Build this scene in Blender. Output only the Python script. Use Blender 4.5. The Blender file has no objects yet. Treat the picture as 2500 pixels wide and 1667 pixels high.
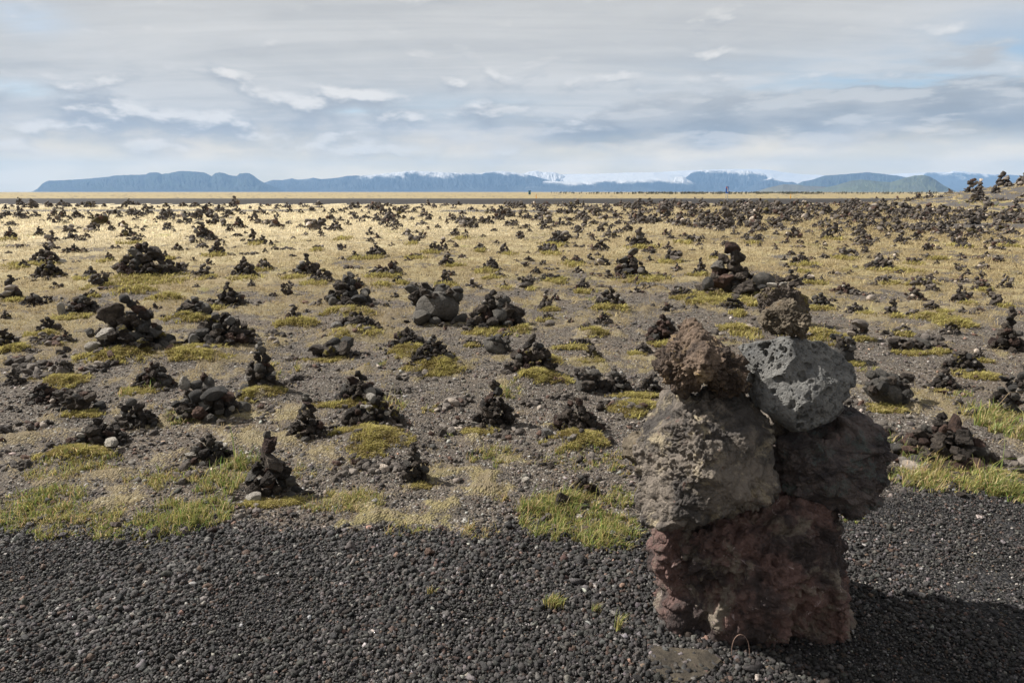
import bpy, bmesh, math, random
import numpy as np
from math import sin, cos, radians, pi, sqrt, atan2
rng = np.random.default_rng(7)
random.seed(7)
scene = bpy.context.scene
COL = scene.collection

# ------------------------------------------------------------------ camera
PITCH = radians(12.35); CAMH = 1.6; F = 1667.0
cam_d = bpy.data.cameras.new('camera'); cam = bpy.data.objects.new('camera', cam_d); COL.objects.link(cam)
cam.location = (0, 0, CAMH); cam.rotation_euler = (pi/2 - PITCH, 0, 0)
cam_d.sensor_width = 36; cam_d.lens = 24; cam_d.clip_start = 0.05; cam_d.clip_end = 120000
scene.camera = cam

def ray(px, py):
    a = (px-1250)/F; b = (833.5-py)/F
    return np.array([a, cos(PITCH)+b*sin(PITCH), -sin(PITCH)+b*cos(PITCH)])
def on_plane(px, py, Y):
    d = ray(px, py); t = Y/d[1]
    return np.array([d[0]*t, Y, CAMH+d[2]*t])

# ------------------------------------------------------------------ numpy noise
_perm = rng.permutation(512).astype(np.int64); _perm = np.concatenate([_perm, _perm, _perm])
_g3 = rng.normal(size=(512, 3)); _g3 /= np.linalg.norm(_g3, axis=1)[:, None]
def noise3(p):
    i = np.floor(p).astype(np.int64); f = p-i; u = f*f*f*(f*(f*6-15)+10); i &= 511
    r = np.zeros(len(p))
    for dx in (0, 1):
        wx = u[:, 0] if dx else 1-u[:, 0]
        for dy in (0, 1):
            wy = u[:, 1] if dy else 1-u[:, 1]
            for dz in (0, 1):
                wz = u[:, 2] if dz else 1-u[:, 2]
                h = _perm[(_perm[(_perm[(i[:, 0]+dx) & 511]+i[:, 1]+dy) & 511]+i[:, 2]+dz) & 511]
                g = _g3[h]
                r += wx*wy*wz*(g[:, 0]*(f[:, 0]-dx)+g[:, 1]*(f[:, 1]-dy)+g[:, 2]*(f[:, 2]-dz))
    return r*1.6
def noise2(x, y):
    ix = np.floor(x).astype(np.int64); iy = np.floor(y).astype(np.int64)
    fx = x-ix; fy = y-iy; u = fx*fx*fx*(fx*(fx*6-15)+10); v = fy*fy*fy*(fy*(fy*6-15)+10)
    ix &= 511; iy &= 511
    def g(dx, dy):
        gg = _g3[_perm[(_perm[(ix+dx) & 511]+iy+dy) & 511]]
        return gg[:, 0]*(fx-dx)+gg[:, 1]*(fy-dy)
    a = g(0, 0)*(1-u)+g(1, 0)*u; b = g(0, 1)*(1-u)+g(1, 1)*u
    return (a*(1-v)+b*v)*1.8
def fbm2(x, y, o=4, rough=.5):
    r = 0; a = 1; s = 0
    for k in range(o):
        r = r+a*noise2(x*2**k+17.3*k, y*2**k-9.1*k); s += a; a *= rough
    return r/s
def fbm3(p, o=4, rough=.5, ridged=False):
    r = np.zeros(len(p)); a = 1; s = 0
    for k in range(o):
        n = noise3(p*2**k+13.7*k)
        if ridged: n = 1-2*np.abs(n)
        r += a*n; s += a; a *= rough
    return r/s
def worley(p, jit=1.0):
    i = np.floor(p).astype(np.int64); best = np.full(len(p), 9.0); val = np.zeros(len(p))
    tab = rng_w
    for dx in (-1, 0, 1):
        for dy in (-1, 0, 1):
            for dz in (-1, 0, 1):
                c = i+np.array([dx, dy, dz]); cc = c & 511
                h = _perm[(_perm[(_perm[cc[:, 0]]+cc[:, 1]) & 511]+cc[:, 2]) & 511]
                d = np.sqrt((((c+tab[h, :3]*jit)-p)**2).sum(1)); m = d < best
                best[m] = d[m]; val[m] = tab[h[m], 3]
    return best, val
rng_w = rng.random((512, 4))
def sstep(a, b, x):
    t = np.clip((x-a)/(b-a), 0, 1); return t*t*(3-2*t)

# ------------------------------------------------------------------ mesh helpers
def mesh_np(name, v, tris, cols=None, attrs=None, smooth=True, mat=None):
    me = bpy.data.meshes.new(name)
    v = np.ascontiguousarray(v, dtype=np.float32); tris = np.ascontiguousarray(tris, dtype=np.int32)
    n = len(tris); k = tris.shape[1]
    me.vertices.add(len(v)); me.vertices.foreach_set('co', v.ravel())
    me.loops.add(n*k); me.loops.foreach_set('vertex_index', tris.ravel())
    me.polygons.add(n); me.polygons.foreach_set('loop_start', np.arange(0, n*k, k, dtype=np.int32))
    if smooth: me.polygons.foreach_set('use_smooth', np.ones(n, dtype=bool))
    me.update(calc_edges=True)
    if cols is not None:
        a = me.attributes.new('col', 'FLOAT_COLOR', 'POINT')
        c = np.ones((len(v), 4), dtype=np.float32); c[:, :3] = cols; a.data.foreach_set('color', c.ravel())
    for nm, val in (attrs or {}).items():
        a = me.attributes.new(nm, 'FLOAT', 'POINT'); a.data.foreach_set('value', np.ascontiguousarray(val, dtype=np.float32))
    if mat: me.materials.append(mat)
    return me
def link(name, me, parent=None):
    o = bpy.data.objects.new(name, me); COL.objects.link(o)
    if parent: o.parent = parent
    return o
def tag(o, label=None, cat=None, group=None, kind=None):
    if label: o['label'] = label
    if cat: o['category'] = cat
    if group: o['group'] = group
    if kind: o['kind'] = kind
    return o
def ico(sub):
    bm = bmesh.new(); bmesh.ops.create_icosphere(bm, subdivisions=sub, radius=1)
    me = bpy.data.meshes.new('tmp'); bm.to_mesh(me); bm.free()
    v = np.empty(len(me.vertices)*3, dtype=np.float32); me.vertices.foreach_get('co', v)
    f = np.empty(len(me.polygons)*3, dtype=np.int32); me.polygons.foreach_get('vertices', f)
    bpy.data.meshes.remove(me)
    return v.reshape(-1, 3).astype(np.float64), f.reshape(-1, 3)
def vnormals(v, f):
    n = np.cross(v[f[:, 1]]-v[f[:, 0]], v[f[:, 2]]-v[f[:, 0]]); r = np.zeros_like(v)
    for k in range(3):
        for c in range(3): r[:, c] += np.bincount(f[:, k], n[:, c], len(v))
    return r/(np.linalg.norm(r, axis=1)[:, None]+1e-12)

# ------------------------------------------------------------------ material helpers
class NT:
    def __init__(s, name):
        s.m = bpy.data.materials.new(name); s.m.use_nodes = True; s.t = s.m.node_tree
        s.b = s.t.nodes['Principled BSDF']; s.b.inputs['Roughness'].default_value = .9
        s.b.inputs['Specular IOR Level'].default_value = .25
    def n(s, typ, **kw):
        nd = s.t.nodes.new(typ)
        for k, v in kw.items():
            if k.startswith('_'): setattr(nd, k[1:], v)
            else: s.set(nd.inputs[k.replace('__', ' ')], v)
        return nd
    def set(s, inp, v):
        if isinstance(v, bpy.types.NodeSocket): s.t.links.new(v, inp)
        elif isinstance(v, (tuple, list)) and inp.type == 'RGBA': inp.default_value = tuple(v)+((1,) if len(v) == 3 else ())
        else: inp.default_value = v
    def noise(s, vec, scale, detail=5, rough=.6, dist=0):
        return s.n('ShaderNodeTexNoise', Vector=vec, Scale=scale, Detail=detail, Roughness=rough, Distortion=dist).outputs[0]
    def ramp(s, x, a, b, lo=0., hi=1.):
        nd = s.n('ShaderNodeMapRange', _interpolation_type='SMOOTHSTEP'); i = nd.inputs
        s.set(i[0], x); s.set(i[1], a); s.set(i[2], b); s.set(i[3], lo); s.set(i[4], hi)
        return nd.outputs[0]
    def mix(s, f, a, b, mode='MIX'):
        nd = s.n('ShaderNodeMix', _data_type='RGBA', _blend_type=mode)
        s.set(nd.inputs[0], f); s.set(nd.inputs[6], a); s.set(nd.inputs[7], b); return nd.outputs[2]
    def math(s, op, a, b=0., c=0.):
        nd = s.n('ShaderNodeMath', _operation=op); s.set(nd.inputs[0], a); s.set(nd.inputs[1], b); s.set(nd.inputs[2], c); return nd.outputs[0]
    def attr(s, name, out=0):
        nd = s.n('ShaderNodeAttribute', _attribute_name=name); return nd.outputs[out]
    def bump(s, h, dist, strength=1.0, normal=None):
        nd = s.n('ShaderNodeBump', Height=h, Distance=dist, Strength=strength)
        if normal is not None: s.set(nd.inputs['Normal'], normal)
        return nd.outputs[0]
    def obj(s): return s.n('ShaderNodeTexCoord').outputs['Object']
    def pos(s): return s.n('ShaderNodeNewGeometry').outputs['Position']

def rock_mat(name, dark, light, patch=None, patch_amt=.55, fine=1.0, vary=True, attr=False, moss=0.0, pits=0.0, spots=None, crisp=.18):
    T = NT(name); p = T.obj()
    n1 = T.noise(p, 1.6*fine, 6, .62); n2 = T.noise(p, 9*fine, 6, .65); n3 = T.noise(p, 34*fine, 4, .6)
    c = T.mix(T.ramp(n1, .5-crisp, .5+crisp), dark, light)
    if patch: c = T.mix(T.ramp(T.noise(p, 2.6*fine, 7, .68, .4), patch_amt, patch_amt+.14), c, patch)
    c = T.mix(T.ramp(n2, .3, .75, 0, .75), c, T.mix(1.0, c, (.45, .44, .43), 'MULTIPLY'))
    c = T.mix(T.ramp(n3, .52, .75, 0, .55), c, T.mix(1.0, c, (1.75, 1.72, 1.65), 'MULTIPLY'))
    if spots: c = T.mix(T.ramp(T.noise(p, 5.2*fine, 8, .72, .8), .61, .67), c, spots)
    if vary:
        r = T.n('ShaderNodeObjectInfo').outputs['Random']
        c = T.mix(1.0, c, T.mix(r, (.55, .54, .55), (1.5, 1.42, 1.32)), 'MULTIPLY')
    if attr: c = T.mix(1.0, c, T.attr('col'), 'MULTIPLY')
    if moss:
        nz = T.n('ShaderNodeSeparateXYZ', Vector=T.n('ShaderNodeNewGeometry').outputs['Normal']).outputs[2]
        mm = T.math('MULTIPLY', T.ramp(T.noise(p, 1.4, 5, .6), .6-moss, .68-moss), T.ramp(nz, -.1, .4))
        c = T.mix(mm, c, T.mix(n2, (.13, .11, .02), (.2, .15, .03)))
    T.set(T.b.inputs['Base Color'], c)
    h = T.math('ADD', T.math('MULTIPLY', n2, .7), T.math('MULTIPLY', n3, .45))
    if pits:
        v = T.n('ShaderNodeTexVoronoi', Vector=p, Scale=pits).outputs[0]
        h = T.math('ADD', h, T.ramp(v, .12, .42, -.55, 0))
    T.set(T.b.inputs['Normal'], T.bump(h, .1/fine, .9))
    return T.m

# ------------------------------------------------------------------ terrain height and cover
ROAD0, ROAD1 = 88.0, 104.0
def hill(x, y):
    h = 3.5*np.exp(-((x-53)**2/260+(y-57)**2/190))
    return h
MOUNDS = []      # (x, y, radius_x, radius_y, height)
def base_z(x, y):
    d = np.sqrt(x*x+y*y)
    z = hill(x, y)
    road = sstep(ROAD0-.8, ROAD0+1.6, y)*(1-sstep(ROAD1, ROAD1+3, y))*.62
    z = z+road
    z = z+.05*sstep(3, 9, d)*fbm2(x*.35, y*.35, 3)*(1-sstep(60, 85, d))
    return z
def edge_y(x):   # far edge of the loose black gravel
    return 3.02+.45*sstep(1.0, 1.9, x)-.05*sstep(-.3, .6, x)*(1-sstep(.8, 1.5, x))+.05*np.sin(x*3.1)+.03*np.sin(x*7.7+1)
def cover(x, y):
    """grass cover 0..1, moss 0..1, loose gravel 0..1, tan tone 0..1, track 0..1"""
    d = np.sqrt(x*x+y*y); e = edge_y(x)
    gravel = 1-sstep(-.1, .12, y-e+.12*fbm2(x*2.3, y*2.3, 3))
    big = fbm2(x*.22+3, y*.22, 4, .6); med = fbm2(x*.9, y*.9+5, 4, .6); sm = fbm2(x*3.4+9, y*3.4, 4, .65)
    left = sstep(6, -14, x/np.maximum(d, .1)*22)
    g = sstep(3.5, 19, d+left*4)*.80-.10+.75*big+1.0*med+.95*sm
    grass = sstep(.10, .60, g)*(1-gravel)
    moss = sstep(.22, .62, .8*med+.6*sm+.35*big+.14*(1-sstep(7, 14, d)))*(1-gravel)
    tan = np.clip(sstep(9, 34, d)*(.05+.95*sstep(.50, -.40, x/np.maximum(d, .1)))+.3*big, 0, 1)
    tan = tan*(1-.82*sstep(ROAD1, ROAD1+4, y))
    track = sstep(53, 55.5, y+2*np.sin(x*.06))*(1-sstep(61, 63.5, y+2*np.sin(x*.06)))*np.clip(sstep(-14, -19, x)*(1-sstep(-46, -52, x))*.9+sstep(-7.5, -5, x)*(1-sstep(4, 9, x)), 0, 1)
    track = np.maximum(track, sstep(29.5, 31, y)*(1-sstep(34.5, 36.5, y))*sstep(17.5, 20, x))
    track = np.maximum(track, sstep(.25, .7, hill(x, y)+.9*fbm2(x*.25, y*.25, 3))*sstep(.3, -.1, med))
    return grass, moss, gravel, tan, np.clip(track*(1+.5*sm), 0, 1)
def gz(x, y):
    x = np.asarray(x, float); y = np.asarray(y, float); z = base_z(x, y)
    for (mx, my, rx, ry, h) in MOUNDS:
        q = ((x-mx)/rx)**2+((y-my)/ry)**2
        m = q < 6
        if np.any(m): z = np.where(m, z+h*np.exp(-q*1.2), z)
    return z
def to_ground(px, py):
    z = 0.
    for _ in range(12):
        d = ray(px, py); t = (z-CAMH)/d[2] if d[2] < -1e-5 else 200.
        t = min(max(t, .5), 400)
        p = np.array([d[0]*t, d[1]*t]); z = float(base_z(np.array([p[0]]), np.array([p[1]]))[0])*.6+z*.4
    return p[0], p[1], t

# ------------------------------------------------------------------ catalogue of cairns read off the photograph
# tile x0, y0; then  cx,base,w,h,style  (h heap, t tower, l low pile, b boulder with stones; m moss, p pale stone, g grey cobbles, r reddish)
TILES = {
1: (0, 380, '''310,457,60,45,h 440,473,80,45,h 590,470,90,35,h 700,470,50,40,h 800,465,110,52,bm 30,490,90,45,h 35,555,130,60,h 300,567,120,65,h 235,550,80,50,h
560,565,110,100,t 675,575,140,85,hp 985,583,45,45,t 880,645,170,115,bm 75,612,80,28,l 360,597,70,28,l 970,540,160,45,l 1165,530,100,70,t 1270,550,100,40,h 1380,542,55,40,h
1325,540,40,40,h 1230,595,90,50,h 1340,582,50,25,l 1410,618,50,30,h 1495,632,30,25,h 1475,530,80,55,h 1535,495,45,45,t 1550,540,70,30,h 1655,465,100,45,h 1710,550,90,40,h
1830,535,110,75,h 2065,550,140,65,h 2200,545,110,45,h 2310,570,60,80,t 2035,463,60,35,h 1640,690,60,25,l 1920,780,110,100,h 1960,910,170,150,h
1935,640,130,70,b 2160,665,150,110,h 2080,695,100,60,h 2150,745,110,50,l 2290,810,140,165,t 70,770,130,140,h 340,735,110,95,h 460,715,100,35,lm 640,697,60,18,l 760,775,60,25,l
460,785,110,55,h 570,768,55,28,l 400,830,90,50,h 440,868,80,50,h 1140,745,180,110,hm 1270,755,80,55,h 1200,800,160,55,bm 60,900,80,40,h 195,1030,130,100,h
650,890,150,95,h 755,888,70,55,h 520,938,90,28,l 975,965,120,95,h 800,1130,170,115,h 820,1285,130,80,h 1600,870,130,80,hm 1490,950,120,90,h
1400,935,70,35,l 1700,868,50,30,h 1500,1030,150,80,h 1640,1110,140,120,b 1840,1120,210,140,h 1750,968,70,45,h 1885,1000,110,75,h 2040,828,40,65,t 2135,848,60,30,h
2280,1205,100,90,h 260,1375,240,140,h 430,1340,90,70,b 30,1500,110,90,hm'''),
2: (625, 380, '''395,450,30,25,h 175,488,70,35,h 55,470,40,20,l 400,530,75,50,h 300,520,80,50,h 155,530,60,40,h 510,508,60,45,h 690,530,90,60,h 620,520,60,40,h 805,527,50,35,h 865,495,30,30,h
880,540,40,30,h 960,515,40,30,h 1120,505,110,90,h 1020,480,90,35,h 1025,540,60,40,h 1260,508,80,60,h 1325,520,50,25,h 1440,527,100,50,h 1515,512,50,25,h 100,628,190,60,l
520,680,180,110,bg 580,725,80,90,t 710,690,160,115,h 830,640,90,60,h 1270,683,100,50,h 1460,655,50,35,h 1735,628,45,65,t 1855,580,50,40,h 1570,680,60,40,h
1655,665,80,50,h 1460,710,80,40,h 1930,660,90,60,h 1910,760,120,50,h 2100,630,60,40,h 2230,590,80,35,h 2290,650,90,70,h 2170,695,100,40,h 2005,598,50,30,h
1700,465,70,30,h 2010,510,40,40,h 2150,515,70,55,t 2290,530,70,75,h 1880,540,100,45,h 1040,790,100,55,h 775,760,150,40,l 330,760,60,35,h 485,785,90,30,l
75,885,60,50,h 170,865,80,40,bp 50,810,100,95,h 540,865,120,50,bg 760,870,110,70,bg 895,940,120,75,hg 1435,805,120,80,bg 1620,880,170,110,h
2040,870,150,80,hg 2190,805,80,40,h 2260,900,160,120,t 1820,840,90,50,h 1880,940,110,55,lp 1740,1005,160,140,h 2210,1115,200,60,l
1440,935,170,60,l 1380,970,110,50,h 775,950,70,35,bg 320,925,90,40,l 590,1165,220,130,hm 150,1285,110,50,l 920,1210,150,100,hm 1290,1165,140,70,hm 1450,1240,170,90,h 1530,1100,110,30,l
2260,1210,120,80,h'''),
3: (1250, 380, '''20,465,30,50,t 85,473,90,35,h 120,527,80,50,h 10,650,130,75,h 125,668,80,55,h 300,670,120,60,h 350,625,110,65,h 310,540,150,45,l 430,535,90,60,h 600,520,80,40,h 525,640,120,45,h
690,590,100,65,h 850,525,120,55,h 950,575,80,85,h 1125,500,110,85,h 1060,680,100,70,h 1100,630,100,60,h 1240,620,80,60,h 1270,570,80,45,h 920,650,80,35,h 1145,580,70,45,h 1360,605,50,35,h
1500,630,90,50,h 1615,655,70,75,b 1740,530,50,35,h 1780,625,130,60,h 2100,600,90,70,b 2260,700,160,100,h 70,770,100,85,b 650,690,50,35,h
805,675,55,35,h 730,775,90,80,b 860,790,100,55,l 780,918,80,45,hp 1270,805,60,35,h 1340,845,70,50,h 340,890,220,85,b 150,965,120,60,h 130,1025,110,60,b
480,965,90,60,h 590,990,180,95,h 220,1080,120,80,h 350,1140,250,80,l 605,1070,110,65,h 120,1215,150,115,bg 650,1235,190,130,h 1330,990,50,30,h
1870,940,150,90,h 1650,870,80,35,h 1715,825,90,40,h 1740,770,90,55,h 1555,795,120,40,l 1960,830,90,65,hg 1950,760,90,40,h 1840,815,70,30,h 1985,870,70,35,h
2250,800,150,90,h 2260,835,60,40,h 1900,1000,60,45,hp 400,1320,100,75,h 1150,1160,110,70,h 1200,1220,50,50,t 1570,1300,260,90,lm 330,1500,140,90,h 540,1530,90,60,h
840,1540,200,120,h 2030,1410,240,120,lm 1470,550,60,35,h 1550,575,45,35,h 600,480,60,30,h 770,480,50,30,h'''),
4: (1875, 380, '''110,495,130,80,h 200,520,80,60,h 60,650,110,110,h 150,580,100,60,h 285,590,80,45,h 365,600,80,50,h 430,660,60,45,h 490,610,50,35,h 740,490,110,50,h 560,765,150,110,h 670,640,75,45,h
740,665,90,45,h 850,740,160,90,h 840,600,90,110,h 760,575,60,45,h 960,650,110,90,h 1110,600,120,70,h 1140,540,130,70,h 1460,520,110,50,h 1420,590,180,80,h 1000,405,70,35,h 1060,455,80,45,h 1380,445,90,55,h
1705,595,70,80,h 1690,490,80,50,hm 1850,570,140,100,h 1760,525,110,60,h 1985,565,80,60,h 2120,345,70,45,h 2190,545,60,40,h 2260,600,90,50,h 2140,590,80,30,l
1480,670,60,30,h 1600,715,150,100,h 1740,660,50,45,h 1750,730,130,70,h 1970,720,200,75,h 2260,720,160,60,h 1260,640,70,35,h 1330,665,70,35,h 80,730,90,55,h 180,745,70,50,h 180,800,60,60,h 290,715,60,35,h
85,865,90,45,h 220,910,100,60,h 155,960,80,50,h 450,810,80,40,h 510,860,90,40,h 655,805,45,25,b 640,870,70,35,h 705,835,90,40,h 800,825,75,50,h 740,935,220,95,bg
890,850,110,40,l 1075,715,60,35,h 1000,780,60,45,b 1100,765,70,50,h 1230,800,140,110,h 1170,835,80,35,h 1370,780,90,60,h 1510,775,100,45,h 1470,870,110,85,b 1760,830,150,95,b 2005,815,90,45,h 2220,830,140,85,h
2150,870,80,60,h 1920,860,130,30,l 520,940,110,60,h 930,945,80,40,h 1010,930,90,40,hp 1170,960,90,60,h 1350,990,160,65,b 1550,995,80,50,hp 1500,940,150,30,lp
1780,925,90,45,h 2000,925,80,50,h 1990,1040,160,85,h 1760,1060,100,85,b 1830,1090,80,70,h 290,1060,130,50,h 450,1030,130,45,h 600,1085,100,50,h 765,1070,60,35,h 980,1190,110,45,l 1080,1170,160,80,bg
1500,1140,150,70,h 1460,1215,90,70,b 1390,1325,180,115,hr 1950,1160,110,100,h 1990,1230,200,115,h 2180,1120,90,50,h 500,1390,260,140,hg 810,1440,180,110,h
1010,1360,90,50,h 1530,1420,200,110,h 1350,1460,130,60,bg 1660,1490,220,70,l 1270,1400,100,35,l 2130,1370,180,110,b 1950,1430,170,70,hg'''),
5: (0, 780, '''570,225,180,135,h 20,285,240,190,hm 230,545,120,70,l 330,770,380,200,hr 660,860,350,200,b'''),
6: (625, 780, '''1960,240,210,90,h 2190,310,270,170,bg'''),
7: (1250, 780, '''340,540,90,60,l 730,385,230,130,hpm 640,250,280,80,l 690,130,230,75,lm 1200,315,200,120,h 1270,690,260,210,h'''),
8: (1875, 780, '''1260,140,180,90,hgm 1700,150,200,120,hm 1330,300,350,110,b 1600,290,230,100,l 1940,380,150,150,h 1850,510,380,200,hm 700,400,250,260,bg'''),
}
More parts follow.
